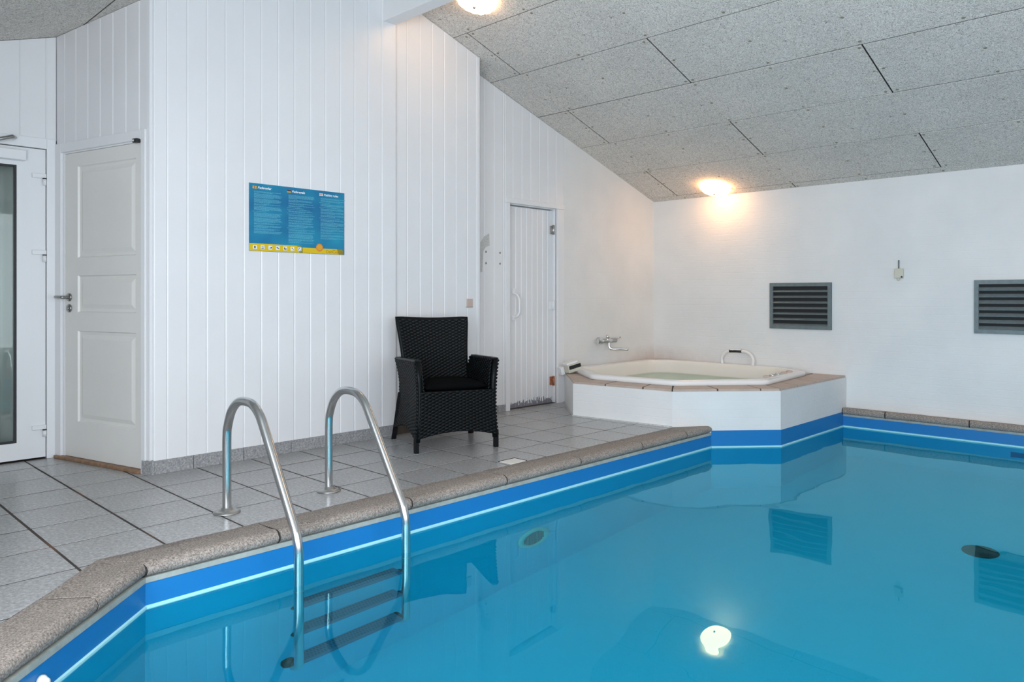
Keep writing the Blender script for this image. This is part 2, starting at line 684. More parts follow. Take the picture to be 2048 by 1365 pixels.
# ------------------------------------------------------------------ walls
def board_mesh(name, x0, x1, y, zb, top, parent, mat='board', t=0.016, ch=0.0065, dep=0.0035):
    """vertical tongue-and-groove board, face towards -y, chamfered long edges, sloped top"""
    z0 = [(x0 + 0.0002, y + dep), (x0 + ch, y), (x1 - ch, y), (x1 - 0.0002, y + dep), (x1 - 0.0002, y + t), (x0 + 0.0002, y + t)]
    return prism(name, z0, zb, lambda px, py: top(px), mat, parent)


# panelled part of the back wall: nearer length, then a slightly set back length
wall_back = boxes('wall_back', [((1.66, 0.022, 0.0), (3.374, 0.36, 2.75)), ((3.374, 0.050, 0.0), (4.225, 0.36, 3.0))], 'trim')
tag(wall_back, kind='structure')
prism('gable_filling', [[(1.66, 0.022), (3.374, 0.022), (3.374, 0.30), (1.66, 0.30)], [(3.374, 0.05), (4.225, 0.05), (4.225, 0.30), (3.374, 0.30)]],
      2.6, lambda x, y: cz(x) - 0.02, 'trim', wall_back)
xs = [1.645] + [1.72 + 0.11715 * k for k in range(14)] + [3.374]
for a, b in zip(xs, xs[1:]):
    board_mesh('board', a, b, 0.006, 0.079, lambda x: min(cz(x), 3.31) - 0.004, wall_back)
xs = [3.374 + 0.1224 * k for k in range(8)]
for a, b in zip(xs, xs[1:]):
    board_mesh('board', a, b, 0.034, 0.079, lambda x: cz(x) - 0.004, wall_back)
# end board of the set back length, closing its side towards the recess
box('corner_trim', (4.212, 0.027, 0.0), (4.2435, 0.036, cz(4.243) - 0.004), 'trim', wall_back, 0.003)
box('end_board', (4.2308, 0.034, 0.0), (4.243, YREC + 0.03, cz(4.243) - 0.004), 'board', wall_back)

wall_recess = boxes('wall_recess', [((4.243, YREC + 0.022, 0), (4.80, 0.55, 2.6)), ((4.80, YREC + 0.022, 1.87), (5.47, 0.55, 2.55)),
                                    ((5.47, YREC + 0.022, 0), (5.562, 0.55, 2.5)), ((4.70, 0.345, 0), (5.562, 0.55, 2.0))], 'trim')
tag(wall_recess, kind='structure')
prism('brickwork', [[(5.562, YREC), (XW, YREC), (XW, 0.55), (5.562, 0.55)]], -0.13, lambda x, y: cz(x) + 0.01, 'masonry_x', wall_recess)
prism('gable_filling', [[(4.243, YREC + 0.022), (5.562, YREC + 0.022), (5.562, 0.5), (4.243, 0.5)]], 2.3, lambda x, y: cz(x), 'trim', wall_recess)
xs = [4.252] + [4.371 + 0.1191 * k for k in range(11)]
for a, b in zip(xs, xs[1:]):
    if b <= 4.76:
        board_mesh('board', a, b, YREC, 0.062, lambda x: cz(x) - 0.003, wall_recess)
    elif a < 4.75:
        board_mesh('board', a, 4.75, YREC, 0.062, lambda x: cz(x) - 0.003, wall_recess)
        board_mesh('board', 4.75, b, YREC, 1.915, lambda x: cz(x) - 0.003, wall_recess)
    else:
        board_mesh('board', a, b, YREC, 1.915, lambda x: cz(x) - 0.003, wall_recess)
box('skirting_tile', (4.46, YREC - 0.008, 0.0), (4.648, YREC + 0.016, 0.062), 'skirting', wall_recess, 0.002)
box('skirting_tile', (4.654, YREC - 0.008, 0.0), (4.75, YREC + 0.016, 0.062), 'skirting', wall_recess, 0.002)
# bare filler where a fitting was torn off, with four old screw holes
sc = [(4.445, 1.24), (4.445, 1.50), (4.490, 1.552), (4.550, 1.582), (4.556, 1.475), (4.510, 1.462), (4.478, 1.425), (4.468, 1.24)]
tag(mesh_obj('bare_patch', [(x, YREC - 0.0012, z) for x, z in sc], [list(range(len(sc)))], 'scrape', wall_recess), 'torn grey patch of bare filler')
for x, z in [(4.513, 1.419), (4.685, 1.417), (4.513, 1.319), (4.685, 1.320)]:
    s = lathe('screw_hole', [(0.010, 0.0), (0.007, 0.003), (0.004, 0.003)], 'screw', wall_recess, 10)
    s.location = (x, YREC - 0.0005, z)
    s.rotation_euler = (math.pi / 2, 0, 0)

wall_right = prism('wall_right', [[(XW, -6.2), (XW + 0.25, -6.2), (XW + 0.25, 0.55), (XW, 0.55)]], -0.14, 2.15, 'masonry_y')
tag(wall_right, kind='structure')

# entrance wall with the glazed door, and the oblique wall with the panelled door
wall_ent = boxes('wall_entrance', [((-0.6, 0.972, 2.03), (1.40, 1.15, 2.62)), ((-0.6, 0.972, 0), (0.44, 1.15, 2.05))], 'trim')
tag(wall_ent, kind='structure')
prism('gable_filling', [[(-0.6, 0.972), (1.40, 0.972), (1.40, 1.15), (-0.6, 1.15)]], 2.05, lambda x, y: cz(x) - 0.002, 'trim', wall_ent)
xs = [-0.6 + 0.1493 * k for k in range(13)]
xs = [1.192 + 0.142 * k for k in range(-12, 2)] + [1.392]
for a, b in zip(xs, xs[1:]):
    board_mesh('board', a, b, 0.95, 2.03 if b > 0.45 else 0.0, lambda x: cz(x) - 0.003, wall_ent)

wall_ob = empty('wall_passage', (OB_A.x, OB_A.y, 0), math.atan2(OB_D.y, OB_D.x))
tag(wall_ob, kind='structure')
OBL = (OB_B - OB_A).length


def obz(s):
    return cz(OB_A.x + OB_D.x * s) - 0.003


prism('wall_core', [[(-0.02, 0.018), (OBL, 0.018), (OBL, 0.16), (-0.02, 0.16)]], 2.0, lambda x, y: obz(x), 'trim', wall_ob)
box('wall_core', (0.895, 0.02, 0.0), (OBL, 0.16, 2.02), 'trim', wall_ob)
xs = [0.0, 0.095, 0.218, 0.346, 0.474, 0.602, 0.730, 0.856, OBL - 0.012]
for a, b in zip(xs, xs[1:]):
    board_mesh('board', a, b, 0.0, 2.0, obz, wall_ob)
box('corner_trim', (OBL - 0.030, -0.006, 0.079), (OBL + 0.004, 0.03, obz(OBL)), 'trim', wall_ob, 0.003)

# the rest of the room, behind the camera
wall_left = boxes('wall_left', [((-0.75, -6.2, -0.14), (-0.6, -5.85, 2.1)), ((-0.75, -2.35, -0.14), (-0.6, 1.15, 2.1)),
                                ((-0.75, -5.85, -0.14), (-0.6, -2.35, 0.28)), ((-0.75, -5.85, 2.22), (-0.6, -2.35, 2.3))], 'outside_wall')
tag(wall_left, kind='structure')
wall_front = boxes('wall_front', [((-0.75, -6.35, -0.14), (0.0, -6.2, 2.4)), ((3.1, -6.35, -0.14), (XW + 0.25, -6.2, 2.4)),
                                  ((0.0, -6.35, -0.14), (3.1, -6.2, 0.28)), ((0.0, -6.35, 2.22), (3.1, -6.2, 2.4))], 'outside_wall')
prism('gable_filling', [[(-0.6, -6.35), (RIDGE_X, -6.35), (RIDGE_X, -6.2), (-0.6, -6.2)], [(RIDGE_X, -6.35), (XW, -6.35), (XW, -6.2), (RIDGE_X, -6.2)]],
      2.05, lambda x, y: max(cz(x), 2.05), 'outside_wall', wall_front)
tag(wall_front, kind='structure')


def glazed(name, lo, hi, axis, n):
    """framed window with n panes in a wall; axis is the direction of its width"""
    w = empty(name)
    tag(w, kind='structure')
    a0, a1, z0, z1, c0, c1 = lo[0], hi[0], lo[1], hi[1], lo[2], hi[2]
    P = (lambda a, c, z: (a, c, z)) if axis == 'x' else (lambda a, c, z: (c, a, z))
    step = (a1 - a0) / n
    fr = []
    for k in range(n + 1):
        x = a0 + step * k
        fr.append((P(max(a0, x - 0.04), c0, z0), P(min(a1, x + 0.04), c1, z1)))
    fr += [(P(a0, c0, z0), P(a1, c1, z0 + 0.06)), (P(a0, c0, z1 - 0.06), P(a1, c1, z1))]
    boxes('window_frame', fr, 'upvc', w)
    for k in range(n):
        box('pane', P(a0 + step * k + 0.04, (c0 + c1) / 2 - 0.003, z0 + 0.06), P(a0 + step * (k + 1) - 0.04, (c0 + c1) / 2 + 0.003, z1 - 0.06), 'pane', w)
    return w


glazed('window_1', (0.0, 0.28, -6.30), (3.1, 2.22, -6.23), 'x', 3)
glazed('window_2', (-5.85, 0.28, -0.70), (-2.35, 2.22, -0.63), 'y', 3)

# ------------------------------------------------------------------ granite skirting along the back wall
base = box('baseboard_back', (1.648, 0.012, 0.0), (4.225, 0.03, 0.076), 'grout')
tag(base, kind='structure')
jx = [1.645, 1.872, 2.185, 2.512, 2.852, 3.188, 3.374]
for a, b in zip(jx, jx[1:]):
    box('skirting_tile', (a + 0.002, -0.002, 0.0), (b - 0.002, 0.014, 0.079), 'skirting', base, 0.0015)
jx = [3.374, 3.53, 3.865, 4.2, 4.236]
for a, b in zip(jx, jx[1:]):
    box('skirting_tile', (a + 0.002, 0.024, 0.0), (b - 0.002, 0.036, 0.079), 'skirting', base, 0.0015)
v, f = [], []
prism_data([(1.600, 0.072), (1.632, -0.002), (1.645, -0.002), (1.645, 0.014), (1.615, 0.078)], 0.0, 0.079, v, f)
mesh_obj('skirting_tile', v, f, 'skirting', base)

# ------------------------------------------------------------------ ceiling with wood-wool panels
ceiling = prism('ceiling', [[(-0.75, -6.35), (RIDGE_X, -6.35), (RIDGE_X, 1.15), (-0.75, 1.15)], [(RIDGE_X, -6.35), (XW + 0.25, -6.35), (XW + 0.25, 0.55), (RIDGE_X, 0.55)]],
                lambda x, y: cz(x) + 0.0035, lambda x, y: cz(x) + 0.14, 'ceil_back')
tag(ceiling, kind='structure')
screw_src = None


def ceiling_panel(x0, x1, y0, y1, screws):
    global screw_src
    gx, gy = 0.0048, 0.0055
    xa, xb = x0 + gx, x1 - gx
    cx, cy = (x0 + x1) / 2, (y0 + y1) / 2
    zc = cz(cx)
    dz = random.uniform(-0.0015, 0.0015)
    v, f = [], []
    prism_data([(xa - cx, y0 + gy - cy), (xb - cx, y0 + gy - cy), (xb - cx, y1 - gy - cy), (xa - cx, y1 - gy - cy)],
               lambda x, y: cz(x + cx) - zc, lambda x, y: cz(x + cx) - zc + 0.021, v, f)
    p = mesh_obj('ceiling_panel', v, f, 'woodwool', ceiling)
    p.location = (cx, cy, zc + dz)
    if screws:
        ny = max(2, round((y1 - y0) / 0.62) + 1)
        for a in range(ny):
            yy = y0 + 0.035 + (y1 - y0 - 0.07) * a / (ny - 1)
            for xx in ([x0 + 0.032, cx, x1 - 0.032] if x1 - x0 > 0.3 else [cx]):
                if screw_src is None:
                    screw_src = lathe('screw', [(0.0115, 0.0), (0.0095, -0.0015), (0.004, -0.002)], 'screw', p, 8, False)
                    s = screw_src
                else:
                    s = inst('screw', screw_src, p)
                s.location = (xx - cx + random.uniform(-0.01, 0.01), yy - cy + random.uniform(-0.01, 0.01), cz(xx) - zc - 0.0003)
                s.rotation_euler = (0, math.atan(SLOPE) if xx > RIDGE_X else -math.atan(SLOPE), 0)


seams = [3.352, 3.963, 4.572, 5.190, 5.812, 6.424, 7.022, 7.16]
for k, (a, b) in enumerate(zip(seams, seams[1:])):
    ys = [0.45, -0.125, -2.675, -5.225, -6.2] if k % 2 else [0.45, -1.39, -3.94, -6.2]
    for y1, y0 in zip(ys, ys[1:]):
        ceiling_panel(a, b, y0, y1, y1 > -3.0)
seams = [-0.62, -0.365, 0.247, 0.859, 1.471, 2.083, 2.695, 3.268]
for k, (a, b) in enumerate(zip(seams, seams[1:])):
    ys = [1.1, -0.9, -3.45, -6.2] if k % 2 else [1.1, -2.1, -4.65, -6.2]
    for y1, y0 in zip(ys, ys[1:]):
        ceiling_panel(a, b, y0, y1, False)
beam = box('ceiling_beam', (3.257, -6.2, 3.044), (3.369, 0.030, 3.33), 'trim', None, 0.003)
tag(beam, kind='structure')

# ------------------------------------------------------------------ pool basin, water, edge stones
LY = -1.488
POOL = [(1.067, LY), (5.323, LY), (5.742, -1.868), (7.03, -1.868), (7.03, -5.3), (LEFT_X, -5.3), (LEFT_X, DIAG_END.y)]
PB = -1.38
n = len(POOL)
v, f = [(x, y, PB) for x, y in POOL], [list(range(n))]
for i in range(n):
    j = (i + 1) % n
    zt = -0.030 if i in (1, 2) else -0.066
    v += [(*POOL[i], zt), (*POOL[j], zt)]
    f.append([i, j, len(v) - 1, len(v) - 2])
pool = mesh_obj('pool_basin', v, f, 'liner')
tag(pool, kind='structure')


def inset(poly, d):
    out = []
    m = len(poly)
    ar = sum(poly[i][0] * poly[(i + 1) % m][1] - poly[(i + 1) % m][0] * poly[i][1] for i in range(m))
    sg = 1 if ar > 0 else -1
    for i in range(m):
        p0, p1, p2 = Vector(poly[i - 1]), Vector(poly[i]), Vector(poly[(i + 1) % m])
        e1, e2 = (p1 - p0).normalized(), (p2 - p1).normalized()
        n1, n2 = Vector((-e1.y, e1.x)) * sg, Vector((-e2.y, e2.x)) * sg
        b = (n1 + n2)
        b = b / max(0.2, b.dot(n1))
        q = p1 + b * d
        out.append((q.x, q.y))
    return out


# bright line of refracted light at the waterline, painted as a pale strip
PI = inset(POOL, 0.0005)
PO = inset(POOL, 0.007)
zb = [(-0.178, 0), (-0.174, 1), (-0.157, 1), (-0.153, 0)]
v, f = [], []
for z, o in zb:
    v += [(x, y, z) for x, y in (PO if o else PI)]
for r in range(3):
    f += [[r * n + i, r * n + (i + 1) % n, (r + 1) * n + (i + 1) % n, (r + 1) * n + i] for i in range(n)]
mesh_obj('glint_strip', v, f, 'waterline_glint', pool)

# white eyelet on the slanted wall
ey = lathe('wall_eyelet', [(0.020, -0.004), (0.020, 0.006), (0.014, 0.014), (0.010, 0.022), (0.004, 0.026)], 'drain_white', pool, 20)
q_ = DIAG_N - DIAG_P * 0.004 + DIAG_D * 0.635
ey.location = (q_.x, q_.y, -0.118)
ey.rotation_euler = (-DIAG_P.to_3d()).to_track_quat('Z', 'Y').to_euler()

# inlet, suction slot and floor drain
inl = empty('inlet_fitting', (3.25, LY, -0.86), parent=pool)
inl.scale = (0.9, 1.0, 0.9)
o = lathe('inlet_ring', [(0.15, 0.0), (0.15, 0.010), (0.135, 0.018), (0.105, 0.018), (0.10, 0.008)], 'inlet', inl, 36)
o.rotation_euler = (math.pi / 2, 0, 0)
gr = []
for k in range(-6, 7):
    h = math.sqrt(max(0, 0.097 ** 2 - (k * 0.0145) ** 2))
    gr.append(((k * 0.0145 - 0.004, -0.013, -h), (k * 0.0145 + 0.004, -0.009, h)))
boxes('inlet_grille', gr, 'vent', inl)
boxes('suction_slot', [((7.012, -3.62, -0.58), (7.029, -3.17, -0.39))], 'black', pool, 0.006)
dr = empty('floor_drain_fitting', (5.27, -3.34, PB), parent=pool)
dr.scale = (0.6, 0.6, 1.0)
lathe('drain_ring', [(0.17, 0.0), (0.165, 0.012), (0.13, 0.016)], 'vent_dark', dr, 32)
boxes('drain_bars', [((k * 0.026 - 0.008, -math.sqrt(0.125 ** 2 - (k * 0.026) ** 2), 0.012), (k * 0.026 + 0.008, math.sqrt(0.125 ** 2 - (k * 0.026) ** 2), 0.020)) for k in range(-4, 5)], 'vent_dark', dr)

W = inset(POOL, -0.0)
water = mesh_obj('pool_water', [(x, y, WATER_Z) for x, y in W], [list(range(n))], 'water')
if water.data.polygons[0].normal.z < 0:
    water.data.flip_normals()
tag(water, 'clear blue water filling the indoor swimming pool', 'water', kind='stuff')

# edge stones: bull-nosed, each stone its own piece on a pale mortar bed
edge = prism('pool_edge', [
    [(1.067, LY - 0.003), (5.318, LY - 0.003), (5.10, BACK_Y - 0.004), (0.97, BACK_Y - 0.004)],
    [(1.067, LY - 0.003), (0.97, BACK_Y - 0.004), tuple(DIAG_END + DIAG_P * (COPW - 0.004)), tuple(DIAG_END - DIAG_P * 0.003)],
    [(LEFT_X - COPW + 0.004, DIAG_END.y), (LEFT_X + 0.003, DIAG_END.y), (LEFT_X + 0.003, -5.3), (LEFT_X - COPW + 0.004, -5.3)],
    [(LEFT_X - COPW, -5.5), (7.1, -5.5), (7.1, -5.297), (LEFT_X - COPW, -5.297)],
    [(7.027, -5.3), (XW - 0.001, -5.3), (XW - 0.001, -1.870), (7.027, -1.870)],
], -0.0665, -0.046, 'mortar')
tag(edge, kind='structure')


def nose_profile():
    """(fraction from back to nose, z)"""
    pr = [(0.0, -0.048), (0.0, 0.000), (0.015, 0.002), (0.30, 0.004), (0.62, 0.008)]
    for k in range(7):
        a = math.pi / 2 - k * math.pi / 6 * 1.0
        pr.append((0.845 + 0.155 * math.cos(a), -0.019 + 0.029 * math.sin(a)))
    pr.append((0.80, -0.048))
    return pr


PROF = nose_profile()


def stone(B0, N0, B1, N1, parent, gap=0.010):
    """edge stone between two joint lines given by their back and nose ends"""
    B0, N0, B1, N1 = map(Vector, (B0, N0, B1, N1))
    d = (N1 - N0).normalized() * gap * 0.5
    # dark joint filling at the start of the stone, slightly sunk
    jv, m_ = [], len(PROF)
    for e in (-1.0, 1.0):
        for fr, z in PROF:
            q = (B0 + d * e).lerp(N0 + d * e, fr * 0.985)
            jv.append((q.x, q.y, z - 0.0022))
    jf = [[k, (k + 1) % m_, m_ + (k + 1) % m_, m_ + k] for k in range(m_)]
    mesh_obj('joint', jv, jf, 'joint_dark', parent)
    B0, N0, B1, N1 = B0 + d, N0 + d, B1 - d, N1 - d
    c = (B0 + B1 + N0 + N1) / 4
    m = len(PROF)
    segs = max(2, int((N1 - N0).length / 0.06))
    v = []
    for s in range(segs + 1):
        t = s / segs
        b, nn = B0.lerp(B1, t), N0.lerp(N1, t)
        for fr, z in PROF:
            q = b.lerp(nn, fr) - c
            jx = random.uniform(-0.0018, 0.0018) if 0.3 < fr else 0
            v.append((q.x + jx, q.y + jx, z + (random.uniform(-0.0018, 0.0018) if z > -0.04 else 0)))
    f = []
    for s in range(segs):
        for k in range(m):
            k2 = (k + 1) % m
            f.append([s * m + k, s * m + k2, (s + 1) * m + k2, (s + 1) * m + k])
    nb_ = len(v)
    v += v[:m] + v[segs * m:(segs + 1) * m]            # end caps on their own vertices, so the arrises stay crisp
    f.append([nb_ + k for k in range(m)])
    f.append([nb_ + m + k for k in range(m)][::-1])
    o = mesh_obj('edge_stone', v, f, 'coping', parent, True)
    o.location = (c.x, c.y, 0)
    return o


corner_back = Vector((0.955, BACK_Y))
nx = [1.072, 1.62, 2.345, 3.025, 3.69, 4.37, 4.95, 5.320]
for k, (a, b) in enumerate(zip(nx, nx[1:])):
    bb = (5.10 if k == len(nx) - 2 else b, BACK_Y)
    stone((corner_back.x if k == 0 else a, BACK_Y), (a, NOSE_Y), bb, (b, NOSE_Y), edge)
dl = [0.0, 0.325, (DIAG_END - DIAG_N).length]
for k, (a, b) in enumerate(zip(dl, dl[1:])):
    N0, N1 = DIAG_N + DIAG_D * a, DIAG_N + DIAG_D * b
    B0 = corner_back if k == 0 else N0 + DIAG_P * COPW
    B1 = N1 + DIAG_P * COPW
    stone(B0, N0, B1, N1, edge)
yy = DIAG_END.y
stone(DIAG_END + DIAG_P * COPW, DIAG_END, (LEFT_X - COPW, yy - 0.65), (LEFT_X, yy - 0.65), edge)
while yy - 0.65 > -5.2:
    yy -= 0.65
    stone((LEFT_X - COPW, yy), (LEFT_X, yy), (LEFT_X - COPW, max(-5.5, yy - 0.65)), (LEFT_X, max(-5.3, yy - 0.65)), edge)
xx = LEFT_X
while xx < 7.0:
    stone((xx, -5.5), (xx, -5.29), (min(7.1, xx + 0.66), -5.5), (min(7.05, xx + 0.66), -5.29), edge)
    xx += 0.66
yb = [-1.868, -2.235, -2.885, -3.54, -4.19, -4.84, -5.29]
for a, b in zip(yb, yb[1:]):
    stone((XW - 0.001, a), (7.005, a), (XW - 0.001, b), (7.005, b), edge)

# ------------------------------------------------------------------ whirlpool tub on its brick plinth
v, f = [], []
th = [Vector(p) for p in inset(SPA, 0.10)]
for i in range(4):
    prism_data([SPA[i], SPA[i + 1], tuple(th[i + 1]), tuple(th[i])], 0.0 if i < 2 else -0.030, 0.279, v, f)
plinth = mesh_obj('tub_plinth', v, f, 'masonry_xy')
tag(plinth, 'white painted brick plinth with tan tiled ledge carrying the corner whirlpool', 'plinth')
S = [Vector(p) for p in SPA]
RIM = [(5.63, 0.19), (5.20, -0.38), (5.28, -1.165), (5.89, -1.69), (6.84, -1.61), (7.09, -1.27), (7.09, -0.05), (6.88, 0.20)]
R_ = [Vector(p) for p in RIM]


def ledge(o0, o1, i0, i1, cuts_o, cuts_i):
    for (a, b), (c, d) in zip(zip(cuts_o, cuts_o[1:]), zip(cuts_i, cuts_i[1:])):
        q = [o0.lerp(o1, a), o0.lerp(o1, b), i0.lerp(i1, d), i0.lerp(i1, c)]
        c0 = sum(q, Vector((0, 0))) / 4
        q = [p + (c0 - p).normalized() * 0.0085 for p in q]
        prism('tile', [(p.x, p.y) for p in q], 0.279, 0.297, 'tan_tile', plinth, 0.0015)


INN = [Vector(p) for p in inset(RIM, 0.03)]
ledge(S[0] + Vector((0.0, -0.003)), S[1], INN[0], INN[1], [0, 0.5, 1], [0, 0.45, 1])
ledge(S[1], S[2], INN[1], INN[2], [0, 0.34, 0.72, 1], [0, 0.31, 0.74, 1])
ledge(S[2], S[3], INN[2], INN[3], [0, 0.42, 0.82, 1], [0, 0.36, 0.80, 1])
ledge(S[3], S[4], INN[3], Vector((7.115, -1.57)), [0, 0.24, 0.51, 0.78, 1], [0, 0.22, 0.50, 0.77, 1])
prism('tile', [(6.86, -1.555), (7.112, -1.555), (7.112, -1.28), (7.06, -1.28)], 0.279, 0.297, 'tan_tile', plinth)
prism('tile', [(7.06, -1.275), (7.115, -1.275), (7.115, -0.06), (7.06, -0.06)], 0.279, 0.297, 'tan_tile', plinth)
prism('tile', [(7.06, -0.055), (7.115, -0.055), (7.115, 0.232), (6.86, 0.232), (6.86, 0.17)], 0.279, 0.297, 'tan_tile', plinth)
prism('tile', [(5.62, 0.16), (6.855, 0.17), (6.855, 0.232), (5.57, 0.232)], 0.279, 0.297, 'tan_tile', plinth)
INB = [Vector(p) for p in inset(RIM, 0.025)]
O_ = [Vector(p) for p in inset(SPA, 0.022)]
prism('joint_bed', [[tuple(O_[i]), tuple(O_[i + 1]), tuple(INB[i + 1]), tuple(INB[i])] for i in range(3)] + [[tuple(O_[3]), tuple(O_[4]), (7.11, -1.57), tuple(INB[3])]], 0.272, 0.2955, 'grout', plinth)
prism('floor_joint', [[(4.957, -0.37), (4.975, -0.365), (5.088, -1.28), (5.072, -1.292)], [(5.565, 0.235), (4.975, -0.365), (4.957, -0.37), (5.548, 0.235)]], 0.0, 0.008, 'scrape', plinth)

tub = empty('whirlpool_tub', (0, 0, 0))
tag(tub, 'cream octagonal whirlpool tub half full of pale green water in the corner', 'hot tub')
rings = [(0.010, 0.297), (0.0, 0.302), (0.0, 0.328), (0.012, 0.340), (0.070, 0.342), (0.100, 0.336), (0.125, 0.30), (0.165, 0.12), (0.21, 0.05)]


def smooth_ring(poly, d, rad=0.12, k=5):
    """inset polygon with rounded corners"""
    p = inset(poly, d)
    out = []
    m = len(p)
    for i in range(m):
        a, b, c = Vector(p[i - 1]), Vector(p[i]), Vector(p[(i + 1) % m])
        l1 = min(rad, (a - b).length * 0.4)
        l2 = min(rad, (c - b).length * 0.4)
        s, e = b + (a - b).normalized() * l1, b + (c - b).normalized() * l2
        for q in range(k):
            t = q / (k - 1)
            r = s * (1 - t) ** 2 + b * 2 * t * (1 - t) + e * t * t
            out.append((r.x, r.y))
    return out


def ring_mesh(name, rings, mat, close, rad0=0.05, rad1=0.05):
    v, f = [], []
    for q, (d, z) in enumerate(rings):
        rp = smooth_ring(RIM, d, rad0 + (rad1 - rad0) * q / max(1, len(rings) - 1))
        v += [(x, y, z) for x, y in rp]
        m = len(rp)
    for r in range(len(rings) - 1):
        f += [[r * m + i, r * m + (i + 1) % m, (r + 1) * m + (i + 1) % m, (r + 1) * m + i] for i in range(m)]
    if close:
        f.append([(len(rings) - 1) * m + i for i in range(m)])
    return mesh_obj(name, v, f, mat, tub, True)


ring_mesh('rim', rings[:6], 'tub_rim', False)
ring_mesh('basin', rings[5:], 'tub', True, 0.05, 0.16)
tw = smooth_ring(RIM, 0.152, 0.1)
tw = mesh_obj('tub_water', [(x, y, 0.215) for x, y in tw], [list(range(len(tw)))], 'tub_water', tub)
if tw.data.polygons[0].normal.z < 0:
    tw.data.flip_normals()
tag(tw, 'still pale green water in the tub', kind='stuff')
gh = tube('grab_handle', catmull([(7.03, -0.655, 0.335), (7.03, -0.65, 0.40), (7.03, -0.69, 0.455), (7.03, -0.76, 0.475), (7.03, -0.88, 0.475), (7.03, -0.95, 0.455), (7.03, -0.99, 0.40), (7.03, -0.985, 0.335)], 6), 0.016, 'tub_rim', tub, 12)
tag(gh, 'cream arched grab handle with worn dark patches')
tube('worn_sleeve', [(7.03, -0.735, 0.4715), (7.03, -0.80, 0.4755), (7.03, -0.87, 0.4755)], 0.0166, 'black_rubber', gh, 12).scale = (1, 1, 1)
for (x, y) in [(6.08, -1.585), (6.22, -1.572), (6.36, -1.560), (6.50, -1.548), (6.64, -1.535)]:
    k_ = lathe('control_knob', [(0.030, 0.0), (0.028, 0.010), (0.018, 0.014)], 'chrome' if 6.2 < x < 6.4 else 'brown_plate', tub, 16)
    k_.location = (x, y, 0.341)
for (x, y, rz) in [(6.2, -1.40, 0.0), (5.55, -0.85, 0.0), (6.93, -0.7, 0.0), (6.3, 0.03, 0)]:
    j = lathe('jet', [(0.035, 0.0), (0.03, 0.006), (0.012, 0.007)], 'chrome', tub, 16)
    j.location = (x, y, 0.05)

# cream control box lying on the corner of the ledge
cb = empty('control_box', (5.50, 0.075, 0.318))
cb.rotation_euler = (0, math.radians(-14), math.radians(-22))
tag(cb, 'cream plastic box with black slot lying on the tiled ledge by the tub', 'control box')
box('housing', (-0.065, -0.055, 0.0), (0.075, 0.055, 0.075), 'beige', cb, 0.005)
box('slot', (-0.055, -0.059, 0.032), (0.070, -0.053, 0.066), 'black', cb)
box('lid', (-0.060, -0.030, 0.073), (0.060, 0.070, 0.092), 'tub_rim', cb, 0.004)
box('mounting_plate', (-0.105, 0.03, -0.015), (-0.067, 0.10, 0.06), 'trim', cb, 0.003)

# wall mixer tap over the tub
tap = empty('wall_mixer_tap', (6.10, YREC, 0.575))
tag(tap, 'chrome wall mixer tap with swivel spout above the whirlpool tub', 'tap')
for sx in (0.0, 0.16):
    o = lathe('wall_rose', [(0.036, 0.0), (0.034, 0.012), (0.018, 0.020), (0.016, 0.060)], 'chrome', tap, 20)
    o.location = (sx, 0, 0)
    o.rotation_euler = (math.pi / 2, 0, 0)
tube('mixer_body', [(-0.045, -0.072, 0), (0.20, -0.072, 0)], 0.025, 'chrome', tap, 20)
o = lathe('control_knob', [(0.031, 0.0), (0.033, 0.02), (0.030, 0.045), (0.018, 0.05)], 'chrome', tap, 12, False)
o.location = (-0.045, -0.072, 0)
o.rotation_euler = (0, -math.pi / 2, 0)
tube('spout', catmull([(0.09, -0.072, -0.01), (0.09, -0.075, -0.065), (0.105, -0.10, -0.085), (0.16, -0.17, -0.085), (0.21, -0.225, -0.088)], 5), 0.014, 'chrome', tap, 14)
tube('lever', [(0.20, -0.072, 0.006), (0.235, -0.078, 0.020), (0.27, -0.085, 0.030)], 0.007, 'chrome', tap, 10)
tube('diverter', [(0.065, -0.072, 0.02), (0.060, -0.075, 0.045), (0.055, -0.078, 0.055)], 0.014, 'chrome', tap, 12)

# ------------------------------------------------------------------ right wall fittings
def vent(y0, y1, z0, z1, nslats, label, cover):
    w = empty('wall_vent', (XW, (y0 + y1) / 2, z0))
    tag(w, label, 'vent')
    hw, h = abs(y1 - y0) / 2, z1 - z0
    fw = 0.034
    boxes('vent_frame', [((-0.022, -hw, 0), (0.0, hw, fw)), ((-0.022, -hw, h - fw), (0.0, hw, h)),
                         ((-0.022, -hw, fw), (0.0, -hw + fw, h - fw)), ((-0.022, hw - fw, fw), (0.0, hw, h - fw))], 'vent', w)
    box('duct_back', (-0.003, -hw + 0.01, 0.01), (-0.001, hw - 0.01, h - 0.01), 'vent_dark', w)
    pit = (h - 2 * fw) / nslats
    src = None
    for k in range(nslats):
        z = fw + pit * k
        if src is None:
            v, f = [], []
            a = [(-0.026, 0.003), (-0.005, pit * cover), (-0.003, pit * cover - 0.003), (-0.024, -0.002)]
            for yy in (-hw + fw - 0.004, hw - fw + 0.004):
                v += [(p[0], yy, p[1]) for p in a]
            f = [[0, 1, 2, 3], [7, 6, 5, 4]] + [[i, (i + 1) % 4, 4 + (i + 1) % 4, 4 + i] for i in range(4)]
            src = mesh_obj('slat', v, f, 'vent', w)
            s = src
        else:
            s = inst('slat', src, w)
        s.location = (0, 0, z)
    return w


vent(-1.734, -1.131, 0.712, 1.161, 7, 'grey metal louvred wall vent above the whirlpool tub', 0.36)
vent(-3.502, -2.899, 0.724, 1.164, 7, 'grey metal louvred wall vent above the open pool water', 0.52)

